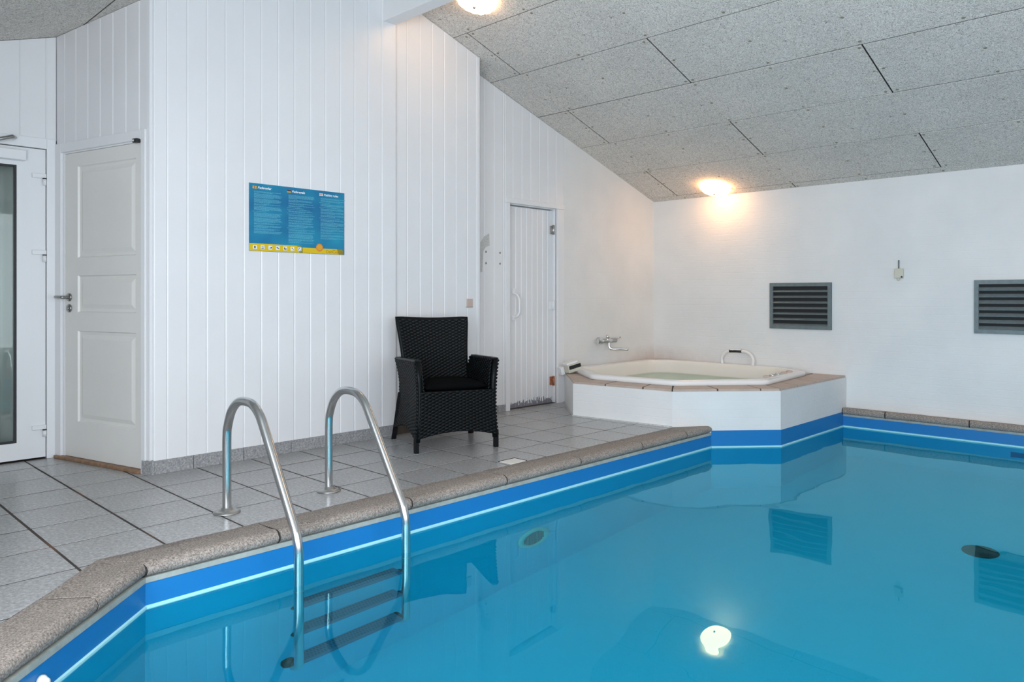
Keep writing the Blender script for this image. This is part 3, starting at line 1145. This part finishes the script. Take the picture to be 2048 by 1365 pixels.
sn = empty('sensor_box', (XW, -2.321, 1.19))
tag(sn, 'small beige sensor box with cable stub on the white brick wall', 'sensor')
box('housing', (-0.032, -0.036, 0.0), (0.0, 0.036, 0.085), 'beige', sn, 0.004)
tube('cable', [(-0.010, 0.004, 0.08), (-0.008, 0.004, 0.16)], 0.006, 'vent', sn, 8)
tube('cable_loop', catmull([(-0.012, -0.010, 0.002), (-0.012, 0.0, -0.018), (-0.010, 0.016, -0.016), (-0.008, 0.020, 0.0)], 5), 0.004, 'beige', sn, 8)
box('latch', (-0.036, -0.034, 0.004), (-0.030, -0.022, 0.018), 'black', sn)

# ------------------------------------------------------------------ ceiling lamps
def lamp(x, y, label, lace):
    r = empty('ceiling_lamp', (x, y, cz(x)))
    r.rotation_euler = (0, math.atan(SLOPE) if x > RIDGE_X else -math.atan(SLOPE), 0)
    tag(r, label, 'lamp', 'round glass ceiling lamps')
    lathe('lamp_base', [(0.13, 0.0), (0.13, -0.018), (0.10, -0.022)], 'lamp_base', r, 36)
    wob = (lambda a, rad: 1 + (0.035 * math.cos(14 * a) if rad > 0.12 else 0)) if lace else None
    prof = [(0.150, -0.012), (0.152, -0.022), (0.146, -0.034), (0.128, -0.050), (0.098, -0.064), (0.060, -0.073), (0.02, -0.077)]
    lathe('lamp_shade', prof, 'lamp_glow_dim' if lace else 'lamp_glow', r, 56 if lace else 40, True, wob)
    lathe('finial', [(0.009, -0.075), (0.012, -0.082), (0.006, -0.092)], 'handle_metal', r, 14)
    return r


lamp(6.915, -0.64, 'lit round glass ceiling lamp glowing over the whirlpool tub', False)
lamp(3.69, -0.53, 'lit scalloped glass ceiling lamp beside the ridge beam', True)
lamp(6.60, -4.55, 'lit round glass ceiling lamp over the far end of the pool', False)
lamp(3.72, -3.80, 'lit round glass ceiling lamp over the middle of the pool', False)

# ------------------------------------------------------------------ doors
# door_1: glazed plastic door in the entrance wall
d1 = empty('door_1', (0, 0.95, 0))
tag(d1, kind='structure')
boxes('door_frame', [((1.335, -0.012, 0.0), (1.386, 0.10, 2.03)), ((0.44, -0.012, 1.965), (1.335, 0.10, 2.03)), ((0.44, -0.012, 0.0), (0.50, 0.10, 1.965))], 'upvc', d1, 0.003)
leaf = boxes('door_leaf', [((1.175, 0.004, 0.012), (1.331, 0.07, 1.960)), ((0.505, 0.004, 0.012), (0.625, 0.07, 1.960)),
                           ((0.625, 0.004, 0.012), (1.175, 0.07, 0.118)), ((0.625, 0.004, 1.846), (1.175, 0.07, 1.960))], 'upvc', d1)
boxes('gasket', [((1.163, 0.010, 0.118), (1.176, 0.03, 1.847)), ((0.624, 0.010, 0.118), (0.637, 0.03, 1.847)),
                 ((0.637, 0.010, 0.117), (1.163, 0.03, 0.129)), ((0.637, 0.010, 1.835), (1.163, 0.03, 1.847))], 'gasket', leaf)
box('pane', (0.63, 0.028, 0.122), (1.17, 0.034, 1.842), 'pane', leaf)
for z in (1.792, 1.308, 0.202):
    h = box('hinge', (1.255, -0.012, z - 0.014), (1.333, 0.006, z + 0.014), 'hinge', d1, 0.003)
    h2 = tube('hinge_pin', [(1.322, -0.012, z - 0.06), (1.322, -0.012, z - 0.018)], 0.011, 'hinge', h, 12)
    tube('hinge_gap', [(1.322, -0.012, z - 0.020), (1.322, -0.012, z - 0.014)], 0.0112, 'gasket', h, 12)
box('closer_body', (0.93, -0.052, 1.872), (1.216, 0.006, 1.936), 'hinge', d1, 0.006)
tube('closer_arm', [(1.01, -0.035, 1.935), (1.02, -0.045, 1.965), (1.13, -0.11, 2.0), (1.16, -0.02, 2.01)], 0.011, 'handle_metal', d1, 10)
tube('handle', catmull([(0.56, 0.004, 1.02), (0.56, -0.045, 1.02), (0.60, -0.05, 1.02), (0.69, -0.05, 1.02)], 4), 0.010, 'handle_metal', d1, 12)
# curtain and lobby seen through the pane
cur = []
fcs = []
nx_ = 120
for i in range(nx_ + 1):
    x = 0.30 + 1.10 * i / nx_
    y = 1.16 + 0.022 * math.sin(x * 62) + 0.012 * math.sin(x * 23 + 1)
    cur += [(x, y, 0.02), (x, y, 2.1)]
for i in range(nx_):
    fcs.append([2 * i, 2 * i + 2, 2 * i + 3, 2 * i + 1])
curt = mesh_obj('curtain', cur, fcs, 'curtain', None, True)
tag(curt, 'grey pleated curtain hanging behind the glazed entrance door', 'curtain')
sm = curt.modifiers.new('thick', 'SOLIDIFY')
sm.thickness = 0.003
lob = boxes('wall_lobby', [((0.2, 1.30, 0), (1.6, 1.34, 2.3)), ((0.2, 0.99, 2.12), (1.6, 1.34, 2.16)), ((0.2, 1.05, -0.1), (1.6, 1.34, 0.0)), ((1.45, 1.05, 0), (1.5, 1.34, 2.2)), ((0.2, 1.15, 0), (0.24, 1.34, 2.2))], 'outside_wall')
tag(lob, kind='structure')

# door_2: three-panel door in the oblique wall (local x along the wall, y into it)
d2 = empty('door_2', (OB_A.x, OB_A.y, 0), math.atan2(OB_D.y, OB_D.x))
tag(d2, kind='structure')
boxes('door_frame', [((0.008, -0.014, 0.0), (0.072, 0.02, 2.0)), ((0.888, -0.014, 0.0), (0.926, 0.02, 2.0)), ((0.072, -0.014, 1.942), (0.888, 0.02, 2.0)),
                     ((0.072, 0.0, 0.0), (0.094, 0.10, 1.942)), ((0.880, 0.0, 0.0), (0.888, 0.10, 1.942)), ((0.094, 0.0, 1.932), (0.880, 0.10, 1.942))], 'trim', d2, 0.002)
LX0, LX1, LZ0, LZ1 = 0.096, 0.878, 0.022, 1.930
PANELS = [(0.230, 0.820, 0.245, 0.815), (0.230, 0.820, 0.930, 1.160), (0.230, 0.820, 1.272, 1.845)]
LF = 0.004
# rails and stiles around three raised panels
xb = [LX0, 0.230, 0.820, LX1]
rails = [((LX0, LF, LZ0), (0.230, LF + 0.038, LZ1)), ((0.820, LF, LZ0), (LX1, LF + 0.038, LZ1))]
zz = [LZ0, 0.245, 0.815, 0.930, 1.160, 1.272, 1.845, LZ1]
for a, b in ((0, 1), (2, 3), (4, 5), (6, 7)):
    rails.append(((0.230, LF, zz[a]), (0.820, LF + 0.038, zz[b])))
dleaf = boxes('door_leaf', rails, 'door', d2)
for x0, x1, z0, z1 in PANELS:
    v, f = [], []
    prof = [(0.0, 0.0), (0.006, 0.011), (0.024, 0.013), (0.050, 0.004)]
    for d, y in prof:
        v += [(x0 + d, LF + y, z0 + d), (x1 - d, LF + y, z0 + d), (x1 - d, LF + y, z1 - d), (x0 + d, LF + y, z1 - d)]
    for r in range(3):
        f += [[r * 4 + i, r * 4 + (i + 1) % 4, (r + 1) * 4 + (i + 1) % 4, (r + 1) * 4 + i] for i in range(4)]
    f.append([12, 13, 14, 15])
    mesh_obj('door_panel', v, f, 'door', dleaf)
box('threshold', (0.02, -0.030, 0.0), (0.886, 0.06, 0.020), 'threshold', d2, 0.004)
hd = tube('handle', catmull([(0.142, 0.0, 1.024), (0.142, -0.040, 1.024), (0.132, -0.044, 1.024), (0.100, -0.046, 1.025), (0.070, -0.044, 1.026)], 5), 0.010, 'handle_metal', d2, 12)
for z in (1.024, 0.955):
    o = lathe('lock_rose', [(0.026, 0.0), (0.026, 0.006), (0.022, 0.010)], 'handle_metal', d2, 24)
    o.location = (0.142, LF, z)
    o.rotation_euler = (math.pi / 2, 0, 0)
o = lathe('lock_cylinder', [(0.010, 0.0), (0.009, 0.006)], 'steel_worn', d2, 12)
o.location = (0.142, LF - 0.010, 0.955)
o.rotation_euler = (math.pi / 2, 0, 0)
ct = box('door_catch', (0.845, -0.040, 1.922), (0.885, -0.012, 1.946), 'black', d2, 0.004)
o = lathe('catch_button', [(0.007, 0.0), (0.006, 0.002)], 'hinge', ct, 12)
o.location = (0.857, -0.040, 1.934)
o.rotation_euler = (math.pi / 2, 0, 0)

# door_3: boarded sauna door in the recess
d3 = empty('door_3', (0, YREC, 0))
tag(d3, kind='structure')
boxes('door_frame', [((4.750, -0.012, 0.0), (4.802, 0.03, 1.872)), ((4.750, -0.016, 1.872), (5.560, 0.03, 1.916)), ((5.470, -0.004, 0.0), (5.560, 0.03, 1.872)),
                     ((4.790, 0.03, 0.0), (4.802, 0.16, 1.872)), ((5.4695, 0.03, 0.0), (5.482, 0.16, 1.872)), ((4.802, 0.03, 1.866), (5.47, 0.16, 1.874))], 'trim', d3, 0.002)
bx = [4.804 + 0.07385 * k for k in range(10)]
for a, b in zip(bx, bx[1:]):
    board_mesh('leaf_board', a, b, 0.066, 0.004, lambda x: 1.856, d3, 'board_worn', 0.03, 0.007, 0.005)
box('gap_shade_strip', (4.802, 0.03, 0.0), (5.47, 0.115, 0.0035), 'grout', d3)  # dark strip added so the gap under the leaf reads as shaded
hdl = tube('pull_handle', catmull([(4.93, 0.062, 1.060), (4.935, 0.030, 1.045), (4.945, 0.012, 1.0), (4.945, 0.010, 0.93), (4.945, 0.012, 0.88), (4.935, 0.030, 0.850), (4.93, 0.062, 0.835)], 5), 0.011, 'trim', d3, 12)
for z in (1.075, 0.832):
    pl = box('handle_foot', (4.910, 0.056, z - 0.025), (4.950, 0.068, z + 0.025), 'trim', hdl, 0.004)
    o = lathe('screw', [(0.005, 0.0), (0.004, 0.002)], 'screw', pl, 8) if False else None
for z, mt in ((1.673, 'steel_worn'), (0.944, 'hinge'), (0.213, 'rust')):
    h = tube('hinge', [(5.462, 0.048, z - 0.045), (5.462, 0.048, z + 0.045)], 0.012, mt, d3, 12)
    box('hinge_leaf', (5.425, 0.055, z - 0.04), (5.462, 0.067, z + 0.04), mt, h)

# ------------------------------------------------------------------ bathing rules poster
def flat(name, polys, mat, parent, y):
    v, f = [], []
    for p in polys:
        b = len(v)
        v += [(x, y, z) for x, z in p]
        f.append([b + i for i in range(len(p))])
    me = bpy.data.meshes.new(name)
    me.from_pydata(v, [], f)
    me.materials.append(M[mat])
    o = bpy.data.objects.new(name, me)
    col.objects.link(o)
    o.parent = parent
    return o


def text(name, s, size, x, z, y, mat, parent, shear=0.0, bold=0.0):
    cu = bpy.data.curves.new(name, 'FONT')
    cu.body = s
    cu.size = size
    cu.shear = shear
    cu.offset = bold
    tmp = bpy.data.objects.new(name + '_tmp', cu)
    col.objects.link(tmp)
    dg = bpy.context.evaluated_depsgraph_get()
    me = bpy.data.meshes.new_from_object(tmp.evaluated_get(dg))
    bpy.data.objects.remove(tmp)
    me.name = name
    me.transform(Matrix.Rotation(math.pi / 2, 4, 'X'))
    me.materials.clear()
    me.materials.append(M[mat])
    o = bpy.data.objects.new(name, me)
    col.objects.link(o)
    o.parent = parent
    o.location = (x, y, z)
    return o


def poster_blue():
    k = NT('poster_blue_print')
    mp = k.coord((1, 1, 1))
    s = k.n('ShaderNodeSeparateXYZ')
    k.l(mp, 'Vector', s, 'Vector')
    nz = k.n('ShaderNodeTexNoise', Scale=5.0, Detail=2.0)
    k.l(mp, 'Vector', nz, 'Vector')
    r = k.ramp(nz, 'Fac', [(0.3, (0.005, 0.135, 0.31)), (0.75, (0.010, 0.29, 0.45))])
    k.l(r, 'Color', k.b, 'Base Color')
    k.b.inputs['Roughness'].default_value = 0.35
    return k.m


M['p_blue'] = poster_blue()
M['p_yellow'] = plain('poster_yellow', (0.75, 0.52, 0.01), 0.35)
M['p_olive'] = plain('poster_olive', (0.30, 0.25, 0.02), 0.35)
M['p_white'] = plain('poster_white', (0.80, 0.86, 0.90), 0.35)
M['p_text'] = plain('poster_pale_text', (0.13, 0.45, 0.58), 0.35)
M['p_orange'] = plain('poster_orange', (0.72, 0.24, 0.04), 0.35)
M['p_brown'] = plain('poster_brown', (0.42, 0.19, 0.01), 0.35)
M['p_red'] = plain('poster_red', (0.55, 0.12, 0.08), 0.35)
M['p_black'] = plain('poster_black', (0.02, 0.02, 0.03), 0.35)

PW, PH = 0.70, 0.432
po = empty('rules_poster', (2.222, 0.006, 1.318))
tag(po, 'blue and yellow bathing rules poster on the white boarded wall', 'poster')
box('sheet', (0, -0.004, 0), (PW, 0.0, PH), 'p_blue', po)
y1, y2, y3 = -0.0044, -0.0048, -0.0052
flat('yellow_band', [[(0, 0.002), (0.375, 0.002), (0.375, 0.028), (0.365, 0.044), (0.34, 0.048), (0, 0.050)], [(0.375, 0.002), (0.688, 0.002), (0.688, 0.030), (0.680, 0.038), (0.375, 0.038)]], 'p_yellow', po, y1)
flat('band_shade', [[(0.352, 0.002), (0.376, 0.002), (0.376, 0.028), (0.366, 0.043), (0.335, 0.047)]], 'p_olive', po, y2)
flat('band_shade', [[(0.655, 0.002), (0.688, 0.002), (0.688, 0.030), (0.680, 0.038), (0.64, 0.038)]], 'p_olive', po, y2)
glyphs = [
    [[(-.004, -.008), (.004, -.008), (.005, .004), (0, .009), (-.005, .004)]],
    [[(-.011, .001), (-.003, .006), (.004, .003), (.011, .006), (.011, .002), (.003, 0), (-.004, .002)], [(-.010, -.007), (0, -.004), (.010, -.007), (.010, -.009), (-.010, -.009)]],
    [[(-.011, -.004), (-.002, -.002), (.006, .005), (.011, .003), (.011, -.004)]],
    [[(-.011, .005), (-.004, .006), (.010, -.003), (.010, -.008), (.002, -.004), (-.006, 0)]],
    [[(-.007, -.008), (-.001, -.008), (-.001, .004), (-.004, .008), (-.008, .003)], [(.001, -.009), (.008, -.009), (.008, .001), (.004, .003)]],
    [[(-.008, .006), (-.001, .007), (.005, .001), (.003, -.001), (-.004, .002)], [(.002, -.005), (.010, -.004), (.010, -.007), (.003, -.008)]],
    [[(-.009, -.008), (-.005, -.008), (-.004, .002), (.004, .007), (.003, .010), (-.006, .005)], [(0, -.008), (.009, -.008), (.009, -.004)]]]
for k in range(7):
    cx, cz_ = 0.038 + 0.0525 * k, 0.026
    ic = flat('pictogram', [[(cx - 0.0135, cz_ - 0.0125), (cx + 0.0135, cz_ - 0.0125), (cx + 0.0135, cz_ + 0.0125), (cx - 0.0135, cz_ + 0.0125)]], 'p_white', po, y2 - 0.0002)
    flat('glyph', [[(cx + a, cz_ + b) for a, b in g_] for g_ in glyphs[k]], 'p_black', ic, y3)
cc = [(0.503 + 0.027 * math.cos(a * math.pi / 14), 0.043 + 0.027 * math.sin(a * math.pi / 14)) for a in range(28)]
rb = flat('round_badge', [cc], 'p_orange', po, y2 - 0.0002)
flat('badge_text', [[(0.503 - w, z), (0.503 + w, z), (0.503 + w, z + 0.0035), (0.503 - w, z + 0.0035)] for w, z in ((0.012, 0.058), (0.020, 0.050), (0.021, 0.043), (0.019, 0.036), (0.013, 0.029))], 'p_yellow', rb, y3)
text('brand_lettering', 'DanCenter', 0.030, 0.553, 0.008, y3, 'p_brown', po)
sw = [(0.595 + 0.020 * math.sin(t * 0.35) * 1.8, 0.030 + 0.006 * math.sin(t * 0.35)) for t in range(10)]
flat('brand_swoosh', [[(0.590, 0.029), (0.612, 0.034), (0.640, 0.030), (0.668, 0.026), (0.640, 0.0285), (0.612, 0.0315)]], 'p_brown', po, y3)
heads = [('Baderegler', 0.022, 0.398, 'danish'), ('Baderegeln', 0.262, 0.396, 'german'), ('Bathing rules', 0.502, 0.397, 'english')]
rnd = random.Random(3)
for hi, (s, x, z, lang) in enumerate(heads):
    fl_ = flat('flag', [[(x, z), (x + 0.028, z), (x + 0.028, z + 0.016), (x, z + 0.016)]], 'p_yellow' if lang != 'english' else 'p_white', po, y2)
    if lang == 'german':
        flat('flag_stripe', [[(x, z + 0.0105), (x + 0.028, z + 0.0105), (x + 0.028, z + 0.016), (x, z + 0.016)]], 'p_black', fl_, y3)
        flat('flag_stripe', [[(x, z + 0.005), (x + 0.028, z + 0.005), (x + 0.028, z + 0.0105), (x, z + 0.0105)]], 'p_red', fl_, y3)
    else:
        flat('flag_stripe', [[(x, z + 0.006), (x + 0.028, z + 0.006), (x + 0.028, z + 0.010), (x, z + 0.010)], [(x + 0.010, z), (x + 0.014, z), (x + 0.014, z + 0.016), (x + 0.010, z + 0.016)]], 'p_red', fl_, y3)
    text('heading', s, 0.0215, x + 0.034, z + 0.001, y3, 'p_white', po, 0.25, 0.0006)
    lines = []
    zt = z - 0.018
    end = [0.112, 0.066, 0.096][hi]
    while zt > end:
        nl = rnd.choice([1, 2, 2, 3, 5])
        for q in range(nl):
            if zt < end:
                break
            width = 0.205 * (rnd.uniform(0.35, 0.95) if q == nl - 1 else rnd.uniform(0.9, 1.0))
            xx = x + (0.010 if q or nl > 1 else 0.0)
            stop = x + width
            while xx < stop:
                w = rnd.uniform(0.006, 0.022)
                lines.append([(xx, zt), (min(xx + w, stop), zt), (min(xx + w, stop), zt + 0.0026), (xx, zt + 0.0026)])
                xx += w + 0.0022
            zt -= 0.0056
        zt -= 0.0042
    tag(flat('small_print', lines, 'p_text', po, y2), kind='stuff')

# small switch plate beside the chair
swp = empty('switch_plate', (4.131, 0.034, 0.977))
tag(swp, 'small square beige switch plate on white boards near the recess', 'switch')
box('plate', (-0.030, -0.012, -0.033), (0.030, 0.0, 0.033), 'brown_plate', swp, 0.002)
box('rim', (-0.034, -0.008, -0.037), (0.034, 0.0, -0.031), 'vent', swp)

# white drain cover set in the floor tiles
dc = empty('floor_drain_cover', (3.34, -1.235, 0))
tag(dc, 'small square white drain cover set in the grey floor tiles', 'drain cover')
box('cover', (-0.066, -0.050, 0.0), (0.066, 0.050, 0.0035), 'drain_white', dc, 0.001)
boxes('recess_edge', [((-0.074, 0.050, 0.0), (0.074, 0.060, 0.004)), ((0.066, -0.05, 0.0), (0.076, 0.060, 0.004))], 'grout', dc)

# ------------------------------------------------------------------ pool ladder
ld = empty('pool_ladder', (1.877, -1.03, 0))
tag(ld, 'stainless steel pool ladder with two arched rails and three steps', 'pool ladder')
prof = [(0.0, 0.0), (0.0, 0.20), (0.0, 0.36), (-0.012, 0.42), (-0.05, 0.49), (-0.11, 0.535), (-0.18, 0.548), (-0.26, 0.540), (-0.325, 0.50),
        (-0.375, 0.435), (-0.43, 0.355), (-0.535, 0.20), (-0.62, 0.075), (-0.645, 0.03), (-0.66, -0.03), (-0.662, -0.12), (-0.662, -0.30), (-0.662, -0.60), (-0.662, -0.88), (-0.655, -0.93), (-0.625, -0.965)]
for sx in (-0.2775, 0.2775):
    rl = tube('rail', catmull([(sx, y, z) for y, z in prof], 6), 0.0205, 'steel', ld, 20)
    fl2 = lathe('flange', [(0.062, 0.0), (0.062, 0.006), (0.045, 0.012), (0.027, 0.016), (0.026, 0.026)], 'steel_worn', ld, 28)
    fl2.location = (sx, 0, 0)
    bp = lathe('bumper', [(0.020, 0.0), (0.032, 0.01), (0.034, 0.03), (0.026, 0.045), (0.010, 0.05)], 'black_rubber', ld, 18)
    bp.location = (sx, -0.60, -0.975)
    bp.rotation_euler = (math.radians(-70), 0, 0)
    tube('rail_joint', [(sx, -0.662, -0.235), (sx, -0.662, -0.231)], 0.0212, 'steel_worn', rl, 20)
for z in (-0.405, -0.655, -0.905):
    st = box('step', (-0.262, -0.665, z - 0.025), (0.262, -0.585, z), 'step', ld, 0.008)
    gsrc = []
    for q in range(29):
        x = -0.225 + q * 0.0155
        for r_ in range(3):
            gsrc.append(((x + 0.007 * (r_ % 2), -0.655 + r_ * 0.022, z), (x + 0.007 * (r_ % 2) + 0.006, -0.641 + r_ * 0.022, z + 0.002)))
    tag(boxes('tread', gsrc, 'tread', st), kind='stuff')
    for sx in (-0.2775, 0.2775):
        tube('step_bolt', [(sx * 0.93, -0.625, z - 0.012), (sx * 1.06, -0.650, z - 0.012)], 0.014, 'black_rubber', st, 10)

# ------------------------------------------------------------------ black wicker armchair
ch = empty('wicker_armchair', (3.324, -0.733, 0), math.radians(-23))
tag(ch, 'black woven wicker armchair with seat cushion standing by the white boarded wall', 'chair')


def weave(name, P, lu, lv, outward, mat='wicker', stake=0.024, row=0.0115, amp=0.0042, thick=0.010, keep=None):
    """basket-woven sheet: P(u, v) -> point for u, v in 0..1; outward is the visible side"""
    nu, nv = max(8, int(lu / stake * 4)), max(8, int(lv / row * 3))
    pts = [[Vector(P(i / nu, j / nv)) for j in range(nv + 1)] for i in range(nu + 1)]
    v, f = [], []
    for i in range(nu + 1):
        for j in range(nv + 1):
            du = pts[min(i + 1, nu)][j] - pts[max(i - 1, 0)][j]
            dv = pts[i][min(j + 1, nv)] - pts[i][max(j - 1, 0)]
            nn = du.cross(dv)
            nn = nn.normalized() if nn.length > 1e-9 else Vector((0, -1, 0))
            if nn.dot(Vector(outward)) < 0:
                nn = -nn
            ju = j / 3.0
            r = int(ju)
            d = amp * math.cos(math.pi * (i / 4.0 + r)) + amp * 0.9 * (abs(math.sin(math.pi * ju)) - 0.5)
            v.append(pts[i][j] + nn * d)
    for i in range(nu):
        for j in range(nv):
            f.append([i * (nv + 1) + j, (i + 1) * (nv + 1) + j, (i + 1) * (nv + 1) + j + 1, i * (nv + 1) + j + 1])
    o = mesh_obj(name, v, f, mat, ch, True)
    s = o.modifiers.new('thickness', 'SOLIDIFY')
    s.thickness = thick
    s.offset = 0
    return o


def lerp(a, b, t):
    return a + (b - a) * t


def side_x(z, t):
    """half width of the seat shell: waisted towards the back, flared at arm and floor"""
    w = 0.272 + 0.020 * ((z - 0.33) / 0.27) ** 2 * (1 if z > 0.33 else 1.0)
    back = 0.022 * (((z - 0.34) / 0.26) ** 2) * t - 0.010 * t
    return w + back


# front apron, arched at the bottom
def front(u, v):
    zb_ = 0.092 + 0.040 * (1 - (2 * u - 1) ** 2)
    z = lerp(zb_, 0.398, v)
    return (lerp(-side_x(z, 0) + 0.012, side_x(z, 0) - 0.012, u), -0.006 - 0.004 * math.sin(math.pi * u), z)


weave('front_apron', front, 0.53, 0.30, (0, -1, 0))


def arm_top(t):
    return 0.597 + 0.006 * math.cos(t * 3)


for s in (-1, 1):
    def side(u, v, s=s):
        zb_ = 0.085 + 0.07 * math.sin(math.pi * min(1, u * 1.0)) * 0.8
        z = lerp(zb_, arm_top(u), v)
        yy = 0.0 + u * lerp(0.53, 0.50, v) if z < 0.4 else u * 0.50
        return (s * side_x(z, u), yy, z)
    weave('side_panel', side, 0.52, 0.50, (s, 0, 0))

    def inner(u, v, s=s):
        z = lerp(0.40, arm_top(u), v)
        return (s * (side_x(z, u) - 0.042), lerp(0.012, 0.47, u), z)
    weave('arm_lining', inner, 0.46, 0.19, (-s, 0, 0))
    cap = [(s * (side_x(0.6, t / 10) - 0.020), 0.003 + 0.047 * t, arm_top(t / 10) + 0.002) for t in range(11)]
    v_, f_ = [], []
    for q in cap:
        for dx, dz in ((-0.026, -0.004), (-0.018, 0.007), (0.018, 0.007), (0.026, -0.004)):
            v_.append((q[0] + dx, q[1], q[2] + dz))
    for i in range(10):
        for k in range(4):
            k2 = (k + 1) % 4
            f_.append([i * 4 + k, i * 4 + k2, (i + 1) * 4 + k2, (i + 1) * 4 + k])
    f_ += [[0, 1, 2, 3], [43, 42, 41, 40]]
    mesh_obj('arm_cap', v_, f_, 'wicker', ch)
    # front corner post, wrapped
    tube('corner_post', [(s * (side_x(z, 0) - 0.016), 0.010, z) for z in (0.07, 0.2, 0.33, 0.46, 0.598)], 0.019, 'wicker', ch, 10)


# back rest: leaning, bowed, flaring to the top corners
def back_y(z):
    return 0.435 + 0.10 * (z - 0.38) / 0.49 + 0.02 * ((z - 0.38) / 0.49) ** 2


def back(u, v, off=0.0):
    x_ = 2 * u - 1
    ztop = 0.868 - 0.010 * (1 - x_ * x_) - 0.003 * x_
    z = lerp(0.36, ztop, v)
    hw = 0.230 + 0.036 * max(0, (z - 0.45) / 0.42) ** 1.7
    return (x_ * hw - 0.006, back_y(z) + 0.022 * (1 - x_ * x_) + off, z)


weave('backrest', back, 0.50, 0.52, (0, -1, 0))
weave('backrest_rear', lambda u, v: back(u, v, 0.028), 0.50, 0.52, (0, 1, 0))
rimp = [back(0, k / 14, 0.014) for k in range(15)] + [back(k / 14, 1, 0.014) for k in range(1, 15)] + [back(1, 1 - k / 14, 0.014) for k in range(1, 15)]
tube('backrest_rim', rimp, 0.016, 'wicker', ch, 10)


def rear(u, v):
    z = lerp(0.12, 0.40, v)
    return (lerp(-0.27, 0.27, u), lerp(0.525, 0.48, v), z)


weave('rear_apron', rear, 0.53, 0.28, (0, 1, 0))
for s in (-1, 1):
    box('leg', (s * 0.280 - 0.0155, -0.005, 0.0), (s * 0.280 + 0.0155, 0.026, 0.12), 'leg', ch, 0.004)
    v_, f_ = [], []
    tube_data([(s * 0.295, 0.565, 0.0), (s * 0.287, 0.535, 0.10), (s * 0.262, 0.50, 0.34)], 0.021, 4, v_, f_)
    mesh_obj('leg', v_, f_, 'leg', ch)
box('seat_board', (-0.245, 0.015, 0.375), (0.245, 0.46, 0.398), 'wicker', ch, 0.004)
# cushion: plump slab
bm = bmesh.new()
bmesh.ops.create_grid(bm, x_segments=16, y_segments=16, size=0.5)
me_v = []
v_, f_ = [], []
N_ = 18
for face in (1, -1):
    for i in range(N_ + 1):
        for j in range(N_ + 1):
            a, b = i / N_ * 2 - 1, j / N_ * 2 - 1
            e = (1 - a ** 6) * (1 - b ** 6)
            x_ = a * 0.222 * (1 - 0.03 * b * b)
            yy_ = 0.215 + b * 0.205
            z = 0.425 + face * (0.006 + 0.022 * max(0, e) ** 0.5) + (0.006 * math.sin(3 * a + 1) if face == 1 else 0)
            v_.append((x_, yy_, max(z, 0.399)))
q0 = (N_ + 1) ** 2
for fa in (0, 1):
    for i in range(N_):
        for j in range(N_):
            b0 = fa * q0 + i * (N_ + 1) + j
            f_.append([b0, b0 + N_ + 1, b0 + N_ + 2, b0 + 1])
ring = [i * (N_ + 1) for i in range(N_ + 1)] + [N_ * (N_ + 1) + j for j in range(1, N_ + 1)] + [i * (N_ + 1) + N_ for i in range(N_ - 1, -1, -1)] + [j for j in range(N_ - 1, 0, -1)]
for a, b in zip(ring, ring[1:] + ring[:1]):
    f_.append([a, b, q0 + b, q0 + a])
bm.free()
mesh_obj('cushion', v_, f_, 'cushion', ch, True)
